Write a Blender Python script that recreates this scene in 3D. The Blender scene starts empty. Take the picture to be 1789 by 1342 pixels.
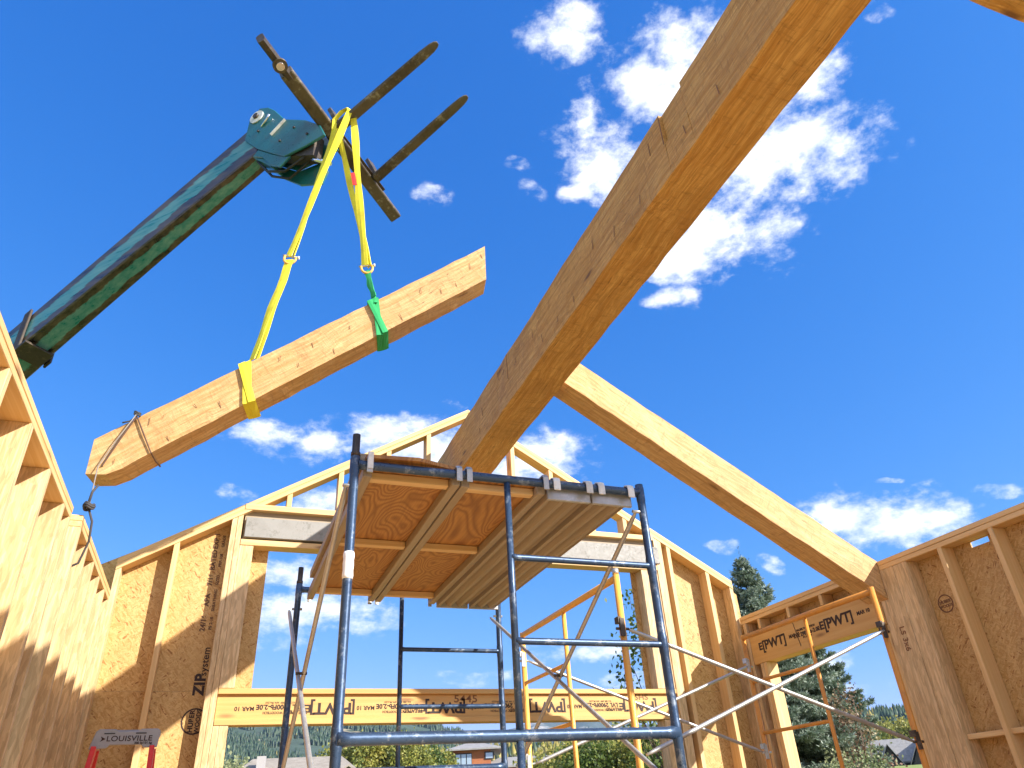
import bpy, math, random
from mathutils import Vector, Matrix, noise
R = math.radians
rnd = random.Random(7)
SC = bpy.context.scene
COL = SC.collection
V = Vector
# ------------------------------------------------------------------ camera (origin = eye, floor at z = FLOOR)
FLOOR = -1.3
cam_d = bpy.data.cameras.new('camera'); cam = bpy.data.objects.new('camera', cam_d); COL.objects.link(cam)
cam_d.sensor_width = 36; cam_d.lens = 25.32; cam_d.clip_start = .05; cam_d.clip_end = 12000
right = V((.9368, -.3457, -.0521)); down = V((.1362, .5010, -.8547)); fwd = V((.3213, .7935, .5168))
right.normalize(); fwd = (fwd - right * fwd.dot(right)).normalized(); up = right.cross(fwd)
cam.matrix_world = Matrix(((right.x, up.x, -fwd.x, 0), (right.y, up.y, -fwd.y, 0), (right.z, up.z, -fwd.z, 0), (0, 0, 0, 1)))
SC.camera = cam
# ------------------------------------------------------------------ light
SUN = V((.87, -1.0, .76)).normalized()
sun_el = math.asin(SUN.z)
sd = bpy.data.lights.new('sun', 'SUN'); sd.energy = 3.8; sd.angle = R(.5); sd.color = (1, .95, .87)
so = bpy.data.objects.new('sun', sd); COL.objects.link(so)
so.rotation_euler = SUN.to_track_quat('Z', 'Y').to_euler()
SC.view_settings.view_transform = 'Standard'; SC.view_settings.look = 'None'
SC.view_settings.exposure = 1.5; SC.view_settings.gamma = 1
SKY_STRENGTH = .14
CLOUDS = [(31.4, 55.9, 2.2, 1.4, -11), (33.6, 57.6, 1.4, 1.4, -13), (39.4, 52.2, 2.2, 1.9, -17), (45.2, 52.3, 2.9, 2.9, -22), (42.3, 50.3, 2.4, 1.5, -19), (33.0, 50.2, 1.2, 2.4, -12), (33.8, 47.1, 2.6, 2.4, -12), (30.7, 45.4, 1.5, 1.0, -10), (56.0, 47.0, 1.9, 1.8, -30), (52.7, 43.8, 4.2, 2.7, -26), (48.0, 43.4, 2.9, 2.0, -22), (55.5, 43.0, 2.2, 1.5, -28), (42.8, 40.2, 4.9, 2.3, -17), (40.0, 38.4, 2.9, 1.7, -15), (37.5, 36.0, 1.7, 0.7, -13), (47.9, 39.1, 2.0, 1.0, -21), (24.6, 48.2, 0.9, 0.5, -5), (25.6, 45.9, 1.0, 0.8, -6), (14.8, 46.2, 1.3, 0.8, 2), (63.7, 49.3, 1.3, 0.6, -37), (50.0, 16.5, 4.1, 1.7, -12), (47.2, 17.5, 2.5, 1.5, -12), (53.1, 16.1, 2.0, 1.1, -13), (56.8, 17.0, 1.2, 0.4, -16), (37.5, 16.7, 0.9, 0.5, -8), (41.0, 15.0, 0.9, 0.4, -9), (1.3, 26.8, 2.1, 0.9, 6), (5.2, 26.0, 1.9, 1.3, 4), (10.4, 27.7, 2.7, 1.4, 2), (13.9, 26.6, 3.6, 1.9, 0), (16.9, 25.9, 3.2, 2.3, -1), (5.2, 21.5, 2.3, 1.0, 3), (-0.9, 22.1, 1.0, 0.5, 5), (24.4, 25.1, 2.9, 1.7, -4), (21.8, 23.7, 2.7, 1.8, -3), (4.4, 16.3, 3.7, 1.2, 2), (5.7, 13.9, 4.5, 1.5, 1), (4.0, 11.9, 2.4, 0.6, 0), (9.7, 14.8, 1.3, 0.4, 0), (18.0, 9.3, 2.5, 0.5, -3), (27.9, 10.3, 3.7, 0.7, -4), (23.6, 10.5, 2.5, 0.6, -4), (29.8, 8.1, 2.8, 0.5, -4), (45.1, 6.4, 2.7, 0.3, -6), (43.5, 8.5, 1.3, 0.6, -7), (50.8, 19.2, 0.9, 0.2, -14)]

SKY_RGB = ((.165, 1.7), (.49, .82), (1.30, .5))
class NT:
    """tiny node-graph helper"""
    def __init__(s, tree): s.t = tree
    def n(s, typ, **kw):
        nd = s.t.nodes.new(typ)
        for k, v in kw.items():
            if k.startswith('i_'):
                key = k[2:]; key = int(key) if key.isdigit() else key
                s.put(nd.inputs[key], v)
            else: setattr(nd, k, v)
        return nd
    def put(s, sock, v):
        if isinstance(v, bpy.types.NodeSocket): s.t.links.new(v, sock)
        elif isinstance(v, bpy.types.Node): s.t.links.new(v.outputs[0], sock)
        else:
            if sock.type == 'RGBA' and len(v) == 3: v = (*v, 1)
            sock.default_value = v
    def math(s, op, a, b=0., c=None, clamp=False):
        nd = s.t.nodes.new('ShaderNodeMath'); nd.operation = op; nd.use_clamp = clamp
        s.put(nd.inputs[0], a); s.put(nd.inputs[1], b)
        if c is not None: s.put(nd.inputs[2], c)
        return nd.outputs[0]
    def mapr(s, v, a, b, c=0., d=1., typ='LINEAR'):
        nd = s.t.nodes.new('ShaderNodeMapRange'); nd.interpolation_type = typ
        for i, x in enumerate((v, a, b, c, d)): s.put(nd.inputs[i], x)
        return nd.outputs[0]
    def mix(s, f, a, b, blend='MIX'):
        nd = s.t.nodes.new('ShaderNodeMix'); nd.data_type = 'RGBA'; nd.blend_type = blend
        s.put(nd.inputs[0], f); s.put(nd.inputs[6], a); s.put(nd.inputs[7], b)
        return nd.outputs[2]
    def noise(s, vec, scale, detail=3., rough=.5, dist=0.):
        nd = s.t.nodes.new('ShaderNodeTexNoise')
        s.put(nd.inputs['Vector'], vec); nd.inputs['Scale'].default_value = scale; nd.inputs['Detail'].default_value = detail
        nd.inputs['Roughness'].default_value = rough; nd.inputs['Distortion'].default_value = dist
        return nd.outputs[0]
    def scalev(s, vec, sc):
        nd = s.t.nodes.new('ShaderNodeVectorMath'); nd.operation = 'MULTIPLY'; s.put(nd.inputs[0], vec); nd.inputs[1].default_value = sc
        return nd.outputs[0]

world = bpy.data.worlds.new('World'); SC.world = world; world.use_nodes = True
wt = world.node_tree; wt.nodes.clear(); N = NT(wt)
sky = N.n('ShaderNodeTexSky', sky_type='NISHITA', sun_disc=False, sun_elevation=sun_el, sun_rotation=math.atan2(SUN.x, SUN.y), altitude=900., air_density=1.0, dust_density=.3, ozone_density=3.0)
sc_ = N.n('ShaderNodeSeparateColor', i_0=sky.outputs[0]); cc_ = N.n('ShaderNodeCombineColor')
N.put(cc_.inputs[0], N.math('MULTIPLY', N.math('POWER', sc_.outputs[0], SKY_RGB[0][1]), SKY_RGB[0][0]))
N.put(cc_.inputs[1], N.math('MULTIPLY', N.math('POWER', sc_.outputs[1], SKY_RGB[1][1]), SKY_RGB[1][0]))
N.put(cc_.inputs[2], N.math('MULTIPLY', N.math('POWER', sc_.outputs[2], SKY_RGB[2][1]), SKY_RGB[2][0]))
hs = cc_
geo = N.n('ShaderNodeTexCoord').outputs['Generated']
wn = N.n('ShaderNodeTexNoise', i_Vector=geo, i_Scale=9., i_Detail=4.)
wob = N.n('ShaderNodeVectorMath', operation='MULTIPLY_ADD'); N.put(wob.inputs[0], wn.outputs['Color']); wob.inputs[1].default_value = (.05, .05, .05); N.put(wob.inputs[2], geo)
w2 = N.n('ShaderNodeVectorMath', operation='SUBTRACT'); N.put(w2.inputs[0], wob.outputs[0]); w2.inputs[1].default_value = (.025, .025, .025)
field = None
for az, el, ra, rb, rot in CLOUDS:
    a, e = R(az), R(el)
    c = V((math.sin(a) * math.cos(e), math.cos(a) * math.cos(e), math.sin(e)))
    E_ = V((math.cos(a), -math.sin(a), 0)); U_ = E_.cross(c)
    if U_.z < 0: U_ = -U_
    r_ = R(rot); A = E_ * math.cos(r_) + U_ * math.sin(r_); B = -E_ * math.sin(r_) + U_ * math.cos(r_)
    CS = 1.62 if el > 35 and ra > 1.6 else (1.65 if 20 < el < 28 else 1.5 if el < 20 and rb > .9 else 1.35)
    M3 = Matrix((A, B, A.cross(B))).transposed()
    mp = N.n('ShaderNodeMapping', vector_type='TEXTURE', i_Vector=w2.outputs[0])
    mp.inputs['Location'].default_value = c; mp.inputs['Rotation'].default_value = M3.to_euler('XYZ')
    mp.inputs['Scale'].default_value = (math.sin(R(ra)) * CS, math.sin(R(rb)) * CS, math.sin(R(max(ra, rb))) * CS)
    ln = N.n('ShaderNodeVectorMath', operation='LENGTH'); N.put(ln.inputs[0], mp.outputs[0])
    v = N.math('SUBTRACT', 1.0, ln.outputs['Value'])
    if min(ra, rb) < .65 or (az, el) in ((25.6, 45.9), (14.8, 46.2)): v = N.math('MINIMUM', v, .22)
    field = v if field is None else N.math('SMOOTH_MAX', field, v, .12)
fb = N.noise(N.scalev(geo, (1, 1, 1.7)), 17., 10., .66)
fb2 = N.noise(N.scalev(geo, (1, 1, 1.8)), 42., 6., .6)
dn = N.math('ADD', field, N.math('MULTIPLY', N.math('SUBTRACT', fb, .5), 2.2))
dn = N.math('ADD', dn, N.math('MULTIPLY', N.math('SUBTRACT', fb2, .5), .7))
dens = N.mapr(dn, .08, .98, 0., 1., 'SMOOTHSTEP')
# broken cloud added out of view, behind and beside, as white ambient fill
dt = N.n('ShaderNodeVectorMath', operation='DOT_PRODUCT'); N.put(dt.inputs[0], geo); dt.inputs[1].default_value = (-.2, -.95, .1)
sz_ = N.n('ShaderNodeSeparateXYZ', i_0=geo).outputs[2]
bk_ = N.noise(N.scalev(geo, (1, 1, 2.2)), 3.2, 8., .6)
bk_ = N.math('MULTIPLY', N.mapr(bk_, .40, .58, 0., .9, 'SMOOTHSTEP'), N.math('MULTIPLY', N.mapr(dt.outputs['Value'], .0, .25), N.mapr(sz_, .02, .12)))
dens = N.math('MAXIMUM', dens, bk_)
shade = N.mapr(N.noise(N.scalev(geo, (1, 1, 2.)), 26., 5., .6), .38, .68)
ccol = N.mix(N.math('MULTIPLY', shade, .55), (3.7, 3.72, 3.8), (1.9, 2.3, 3.0))
lp = N.mix(dens, hs.outputs[0], ccol)
bg = N.n('ShaderNodeBackground', i_Color=lp, i_Strength=SKY_STRENGTH)
wt.links.new(bg.outputs[0], N.n('ShaderNodeOutputWorld').inputs[0])

# ------------------------------------------------------------------ materials
MATS = {}
def new_mat(name, rough=.6, metal=0.):
    m = bpy.data.materials.new(name); m.use_nodes = True; t = m.node_tree; t.nodes.clear(); N = NT(t)
    p = N.n('ShaderNodeBsdfPrincipled'); o = N.n('ShaderNodeOutputMaterial'); t.links.new(p.outputs[0], o.inputs[0])
    p.inputs['Roughness'].default_value = rough; p.inputs['Metallic'].default_value = metal
    MATS[name] = m; return m, N, p
def grain(N):
    return N.n('ShaderNodeAttribute', attribute_name='gc').outputs['Vector']
def bump(N, p, h, strength=.3, dist=.004):
    b = N.n('ShaderNodeBump', i_Height=h, i_Strength=strength, i_Distance=dist); N.t.links.new(b.outputs[0], p.inputs['Normal'])
def m_wood(name, c1, c2, ck=(.16, .07, .025), sy=26, knots=True, rough=.62, streak=.5, fine=90):
    m, N, p = new_mat(name, rough); g = grain(N)
    wob = N.noise(g, 1.6, 2.)
    gv = N.n('ShaderNodeCombineXYZ'); sp = N.n('ShaderNodeSeparateXYZ', i_0=g)
    N.put(gv.inputs[0], N.math('MULTIPLY', sp.outputs[0], .55)); N.put(gv.inputs[1], N.math('MULTIPLY_ADD', wob, .035, sp.outputs[1])); N.put(gv.inputs[2], sp.outputs[2])
    a = N.noise(N.scalev(gv.outputs[0], (1, sy, sy)), 1.6, 4., .6)
    b = N.noise(N.scalev(gv.outputs[0], (2.2, fine, fine)), 1.5, 3., .6)
    f = N.mapr(N.math('ADD', N.math('MULTIPLY', a, .7), N.math('MULTIPLY', b, .3)), .5 - streak * .35, .5 + streak * .35)
    col = N.mix(f, c1, c2)
    big = N.noise(g, .9, 1.)
    col = N.mix(N.mapr(big, .35, .7, 0, .35), col, tuple(x * .72 for x in c1))
    if knots:
        vo = N.n('ShaderNodeTexVoronoi', i_Vector=N.scalev(gv.outputs[0], (2.6, 5.5, 5.5)), i_Scale=1.)
        k = N.mapr(vo.outputs['Distance'], .05, .16, 1., 0., 'SMOOTHSTEP')
        col = N.mix(N.math('MULTIPLY', k, .75), col, ck)
    if name == 'strand_wood':
        for sc_f, rot_ in ((1., .06), (1.4, -.09)):
            mp = N.n('ShaderNodeMapping', i_Vector=g); mp.inputs['Rotation'].default_value = (.3, rot_, rot_ * 2)
            vf = N.n('ShaderNodeTexVoronoi', i_Vector=N.scalev(mp.outputs[0], (6 * sc_f, 52 * sc_f, 52 * sc_f)), i_Scale=1.); sf = N.n('ShaderNodeSeparateColor', i_0=vf.outputs['Color'])
            col = N.mix(N.math('MULTIPLY', N.math('GREATER_THAN', sf.outputs[0], .55), N.mapr(sf.outputs[1], 0, 1, .15, .5)), col, tuple(x * .62 for x in c2))
    N.put(p.inputs['Base Color'], col); bump(N, p, b, .25, .002)
    return m
m_wood('stud_wood', (.74, .51, .245), (.62, .37, .13), streak=.4)
m_wood('strand_wood', (.76, .56, .31), (.58, .38, .17), sy=46, knots=False, streak=.3, fine=150)
m_wood('plank_grey', (.40, .32, .22), (.27, .20, .125), sy=30, knots=False, streak=.6)
m_wood('joist_wood', (.65, .40, .14), (.54, .29, .08), sy=16)
m_wood('edge_wood', (.58, .36, .18), (.42, .24, .10), sy=70, knots=False, streak=.7)
# rough sawn timber: ticks across the grain, ragged saw marks, long checks
def m_timber(name, c1, c2):
    m, N, p = new_mat(name, .7); g = grain(N)
    wob = N.noise(g, 1.4, 3.)
    sp = N.n('ShaderNodeSeparateXYZ', i_0=g); gv = N.n('ShaderNodeCombineXYZ')
    N.put(gv.inputs[0], N.math('MULTIPLY', sp.outputs[0], .8)); N.put(gv.inputs[1], N.math('MULTIPLY_ADD', wob, .12, sp.outputs[1])); N.put(gv.inputs[2], N.math('MULTIPLY_ADD', wob, .12, sp.outputs[2]))
    a = N.noise(N.scalev(gv.outputs[0], (1, 22, 22)), 1.7, 5., .65)
    b = N.noise(N.scalev(gv.outputs[0], (10, 120, 120)), 1., 3., .6)
    col = N.mix(N.mapr(a, .38, .62), c1, c2)
    col = N.mix(N.mapr(b, .4, .72, 0, .65), col, tuple(x * .6 for x in c2))
    wv = N.noise(N.scalev(g, (34, 7, 7)), 1., 4., .7, .6)
    col = N.mix(N.mapr(wv, .54, .7, 0, .55), col, tuple(x * .55 for x in c2))
    big = N.noise(g, 2.2, 3., .6)
    col = N.mix(N.mapr(big, .5, .72, 0, .35), col, tuple(x * .7 for x in c2))
    vo = N.n('ShaderNodeTexVoronoi', i_Vector=N.scalev(gv.outputs[0], (1.5, 5., 5.)), i_Scale=1.)
    col = N.mix(N.mapr(vo.outputs['Distance'], .03, .12, .85, 0., 'SMOOTHSTEP'), col, (.13, .05, .018))
    # long checks along the grain
    ck = N.noise(N.scalev(gv.outputs[0], (.9, 30, 30)), 1.3, 2., .5, .3)
    cr = N.mapr(N.math('ABSOLUTE', N.math('SUBTRACT', ck, .38)), .0, .011, .9, 0.)
    cr = N.math('MULTIPLY', cr, N.mapr(N.noise(g, 1.6, 1.), .44, .54))
    col = N.mix(cr, col, (.10, .045, .016))
    N.put(p.inputs['Base Color'], col)
    bump(N, p, N.math('ADD', N.math('ADD', b, wv), N.math('MULTIPLY', a, 1.5)), .55, .006); return m
m_timber('timber', (.70, .40, .12), (.50, .235, .045))
m_timber('timber_pale', (.70, .44, .20), (.54, .29, .10))
def m_osb(name, cols, sc=1.0):
    m, N, p = new_mat(name, .62); g = grain(N)
    wn_ = N.n('ShaderNodeTexNoise', i_Vector=g, i_Scale=9., i_Detail=3.); ma_ = N.n('ShaderNodeVectorMath', operation='MULTIPLY_ADD'); N.put(ma_.inputs[0], wn_.outputs['Color']); ma_.inputs[1].default_value = (.05, .05, .05); N.put(ma_.inputs[2], g); g = ma_.outputs[0]
    acc = None; hh = None
    for k, (rot, s1, s2) in enumerate(((.35, 17, 82), (-.95, 20, 95), (1.35, 18, 78), (-2.3, 16, 92), (2.5, 23, 105), (.9, 26, 110))):
        mp = N.n('ShaderNodeMapping', i_Vector=g); mp.inputs['Rotation'].default_value = (rot, 0, 0)
        mp.inputs['Location'].default_value = (k * 3.1, k * 1.7, k * 2.3)
        # sheet plane is (y, z) of gc
        vo = N.n('ShaderNodeTexVoronoi', i_Vector=N.scalev(mp.outputs[0], (0, s1 * sc, s2 * sc)), i_Scale=1.)
        sep = N.n('ShaderNodeSeparateColor', i_0=vo.outputs['Color'])
        c = N.mix(N.math('POWER', sep.outputs[0], 1.4), cols[0], cols[1])
        c = N.mix(N.math('GREATER_THAN', sep.outputs[1], .955), c, cols[2])
        if acc is None: acc = c; hh = sep.outputs[0]
        else:
            f = N.math('GREATER_THAN', sep.outputs[2], .62)
            acc = N.mix(f, acc, c)
            hh = N.n('ShaderNodeMix', i_0=f, i_2=hh, i_3=sep.outputs[0]).outputs[0]
    st = N.noise(N.scalev(g, (1, 30, 90)), 1., 3.)
    acc = N.mix(N.mapr(st, .4, .7, 0, .25), acc, tuple(x * .55 for x in cols[1]))
    acc = N.mix(N.mapr(N.noise(g, 2.5, 3.), .35, .75, 0, .35), acc, tuple(x * .8 for x in cols[1]))
    N.put(p.inputs['Base Color'], acc); bump(N, p, hh, .35, .003); return m
m_osb('osb', ((.62, .41, .165), (.44, .25, .07), (.28, .125, .03)))
def m_ply(name, c1, c2):
    m, N, p = new_mat(name, .6); g = grain(N)
    n1 = N.noise(N.scalev(g, (.9, 2.4, 2.4)), 1.3, 1.5, .4, .8)
    rg = N.math('FRACT', N.math('MULTIPLY', n1, 26.))
    ln = N.mapr(N.math('ABSOLUTE', N.math('SUBTRACT', rg, .5)), .12, .5, 0, 1.)
    fine = N.noise(N.scalev(g, (3, 140, 140)), 1., 3.)
    col = N.mix(N.math('MULTIPLY', ln, .75), c1, c2)
    col = N.mix(N.mapr(fine, .4, .7, 0, .4), col, c2)
    N.put(p.inputs['Base Color'], col); bump(N, p, fine, .2, .001); return m
m_ply('plywood', (.46, .22, .055), (.20, .07, .015))
def m_metal(name, base, wear, rough=.38, metal=.0, wamt=.5, sc=14, dirt=(.05, .035, .02), damt=.4, coat=0.):
    m, N, p = new_mat(name, rough, metal); co = N.n('ShaderNodeTexCoord').outputs['Object']
    a = N.noise(co, sc, 6., .68); b = N.noise(co, sc * 5, 4., .7)
    f = N.mapr(N.math('ADD', N.math('MULTIPLY', a, .6), N.math('MULTIPLY', b, .4)), .54, .6)
    col = N.mix(N.math('MULTIPLY', f, wamt), base, wear)
    d = N.noise(co, sc * .4, 5., .7)
    col = N.mix(N.math('MULTIPLY', N.mapr(d, .45, .7), damt), col, dirt)
    N.put(p.inputs['Base Color'], col)
    N.put(p.inputs['Roughness'], N.mapr(b, .3, .7, rough * .75, min(1, rough * 1.6)))
    p.inputs['Coat Weight'].default_value = coat
    bump(N, p, b, .12, .001); return m
m_metal('blue_steel', (.042, .078, .145), (.30, .34, .38), .3, .45, .5, 9, (.02, .025, .05), .4)
m_metal('galvanised', (.46, .45, .42), (.62, .62, .60), .35, .55, .6, 11, (.22, .20, .16), .35)
m_metal('dark_steel', (.07, .055, .045), (.16, .12, .085), .45, .5, .8, 7, (.03, .02, .015), .5)
m_metal('rusty_steel', (.12, .095, .07), (.30, .27, .22), .45, .5, .9, 5, (.03, .02, .013), .9)
m_metal('yellow_paint', (.80, .40, .07), (.42, .20, .06), .42, 0., .35, 16, (.35, .18, .07), .3)
m_metal('teal_paint', (.010, .135, .15), (.06, .11, .11), .3, 0., .7, 5, (.015, .02, .02), .55, .3)
m_metal('white_paint', (.75, .75, .72), (.5, .48, .44), .4, 0., .5, 14)
m_metal('steel_beam', (.27, .26, .24), (.19, .18, .16), .55, .0, .8, 9, (.17, .155, .13), .5)
m_metal('chrome', (.75, .76, .78), (.6, .6, .6), .12, 1., .2, 10, (.3, .3, .3), .1)
m_metal('red_fibreglass', (.62, .022, .02), (.45, .03, .03), .42, 0., .3, 12, (.2, .02, .02), .2)
m_metal('grey_plastic', (.30, .31, .33), (.24, .25, .26), .5, 0., .5, 20, (.2, .2, .2), .2)
m_metal('pole_orange', (.66, .27, .035), (.40, .17, .05), .42, 0., .4, 12, (.3, .12, .04), .35)
# boom: teal paint with a weathered black-brown film that leaves patches
m, N, p = new_mat('boom_paint', .32); g = grain(N)
pt = N.noise(N.scalev(g, (1.1, 5, 5)), 1.6, 6., .7)
st = N.noise(N.scalev(g, (2.5, 16, 16)), 1., 5., .7)
edge = N.n('ShaderNodeAttribute', attribute_name='edge').outputs['Fac']
f = N.math('ADD', N.math('MULTIPLY', edge, .62), N.math('MULTIPLY', pt, .55))
f = N.mapr(f, .55, .61)
teal = N.mix(N.mapr(st, .35, .7), (.008, .19, .20), (.16, .34, .35))
dirt = N.mix(N.mapr(st, .4, .62), (.018, .014, .011), (.10, .07, .045))
N.put(p.inputs['Base Color'], N.mix(f, teal, dirt)); N.put(p.inputs['Roughness'], N.mapr(st, .3, .7, .2, .55)); p.inputs['Coat Weight'].default_value = .3
bump(N, p, st, .2, .002)
def m_plain(name, c, rough=.6, metal=0., nscale=0, c2=None, attr=None):
    m, N, p = new_mat(name, rough, metal); p.inputs['Base Color'].default_value = (*c, 1)
    if nscale:
        co = N.n('ShaderNodeTexCoord').outputs['Object']; a = N.noise(co, nscale, 5., .65)
        N.put(p.inputs['Base Color'], N.mix(N.mapr(a, .35, .65), c, c2)); bump(N, p, a, .3, .003)
    return m, N, p
m_plain('ink', (.03, .014, .012), .7)
m_plain('ink_worn', (.10, .045, .022), .7)
m_plain('ink_faint', (.15, .065, .03), .7)
m_plain('ink_brown', (.20, .09, .035), .7)
m_plain('black', (.015, .015, .015), .5)
m_plain('tape', (.85, .85, .83), .5)
m_plain('glass', (.35, .45, .52), .08, .3)
m_plain('rope', (.22, .19, .17), .8)
m_plain('rope_dark', (.05, .045, .045), .8)
m_plain('strap_brown', (.10, .05, .03), .8)
m_plain('shingle', (.30, .29, .28), .85, 0., 3., (.22, .21, .2))
m_plain('shingle_pale', (.30, .265, .22), .85, 0., 3., (.22, .19, .155))
m_plain('orange_siding', (.40, .14, .05), .7, 0., 2., (.32, .10, .035))
m_plain('dark_siding', (.055, .045, .045), .7, 0., 2., (.035, .03, .03))
m_plain('trim_grey', (.35, .33, .32), .6)
m_plain('slab', (.66, .47, .27), .8, 0., 5., (.56, .38, .20))
m_plain('bark', (.13, .09, .06), .9, 0., 9., (.07, .05, .035))
def m_fabric(name, c, c2):
    m, N, p = new_mat(name, .75); g = grain(N)
    a = N.noise(N.scalev(g, (40, 500, 500)), 1., 2.); b = N.noise(N.scalev(g, (7, 7, 7)), 1., 4., .6)
    N.put(p.inputs['Base Color'], N.mix(N.mapr(b, .45, .7, 0, .8), c, c2)); bump(N, p, N.math('ADD', a, b), .5, .004)
m_fabric('yellow_sling', (.86, .74, .035), (.62, .50, .03)); m_fabric('green_sling', (.02, .36, .11), (.012, .2, .06))
def m_leaf(name, cs, trans=.35):
    m, N, p = new_mat(name, .55); at = N.n('ShaderNodeAttribute', attribute_name='hue').outputs['Fac']
    cr = N.n('ShaderNodeValToRGB', i_0=at); el = cr.color_ramp.elements
    el[0].color = (*cs[0], 1); el[1].color = (*cs[-1], 1)
    for i, c in enumerate(cs[1:-1]): e = el.new((i + 1) / (len(cs) - 1)); e.color = (*c, 1)
    N.put(p.inputs['Base Color'], cr.outputs[0])
    tr = N.n('ShaderNodeBsdfTranslucent', i_Color=cr.outputs[0]); mx = N.n('ShaderNodeMixShader', i_0=trans)
    N.t.links.new(p.outputs[0], mx.inputs[1]); N.t.links.new(tr.outputs[0], mx.inputs[2])
    for o in N.t.nodes:
        if o.type == 'OUTPUT_MATERIAL': N.t.links.new(mx.outputs[0], o.inputs[0])
m_leaf('needles', ((.05, .085, .05), (.15, .21, .145), (.42, .48, .40)), .2)
m_leaf('leaves_green', ((.05, .09, .02), (.11, .16, .03), (.20, .24, .05)))
m_leaf('leaves_gold', ((.12, .16, .035), (.30, .30, .06), (.42, .34, .07)))
m_leaf('leaves_red', ((.11, .10, .05), (.24, .13, .09), (.36, .30, .16)))
m_leaf('leaves_sage', ((.18, .22, .10), (.30, .33, .16), (.42, .42, .24)))
m_leaf('forest', ((.022, .045, .022), (.04, .07, .03), (.30, .24, .05)), .0)
m, N, p = new_mat('grass', .9); co = N.n('ShaderNodeTexCoord').outputs['Object']
N.put(p.inputs['Base Color'], N.mix(N.mapr(N.noise(co, .35, 6., .7), .35, .65), (.16, .22, .035), (.30, .31, .07)))
def m_hill(name, forest, bare, lo, hi, sc):
    m, N, p = new_mat(name, .95); co = N.n('ShaderNodeTexCoord').outputs['Object']
    a = N.noise(N.scalev(co, (1, 1, 3)), sc, 6., .62); b = N.noise(co, sc * 14, 4., .7)
    c = N.mix(N.mapr(a, lo, hi), forest, bare); c = N.mix(N.mapr(b, .4, .65, 0, .55), c, tuple(x * .5 for x in forest))
    N.put(p.inputs['Base Color'], c)
m_hill('hill_near', (.045, .075, .03), (.36, .26, .10), .5, .56, .012)
m_hill('hill_far', (.05, .08, .05), (.50, .38, .22), .53, .57, .006)
m_hill('mountain_rock', (.06, .085, .07), (.36, .34, .30), .52, .6, .004)

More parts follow.
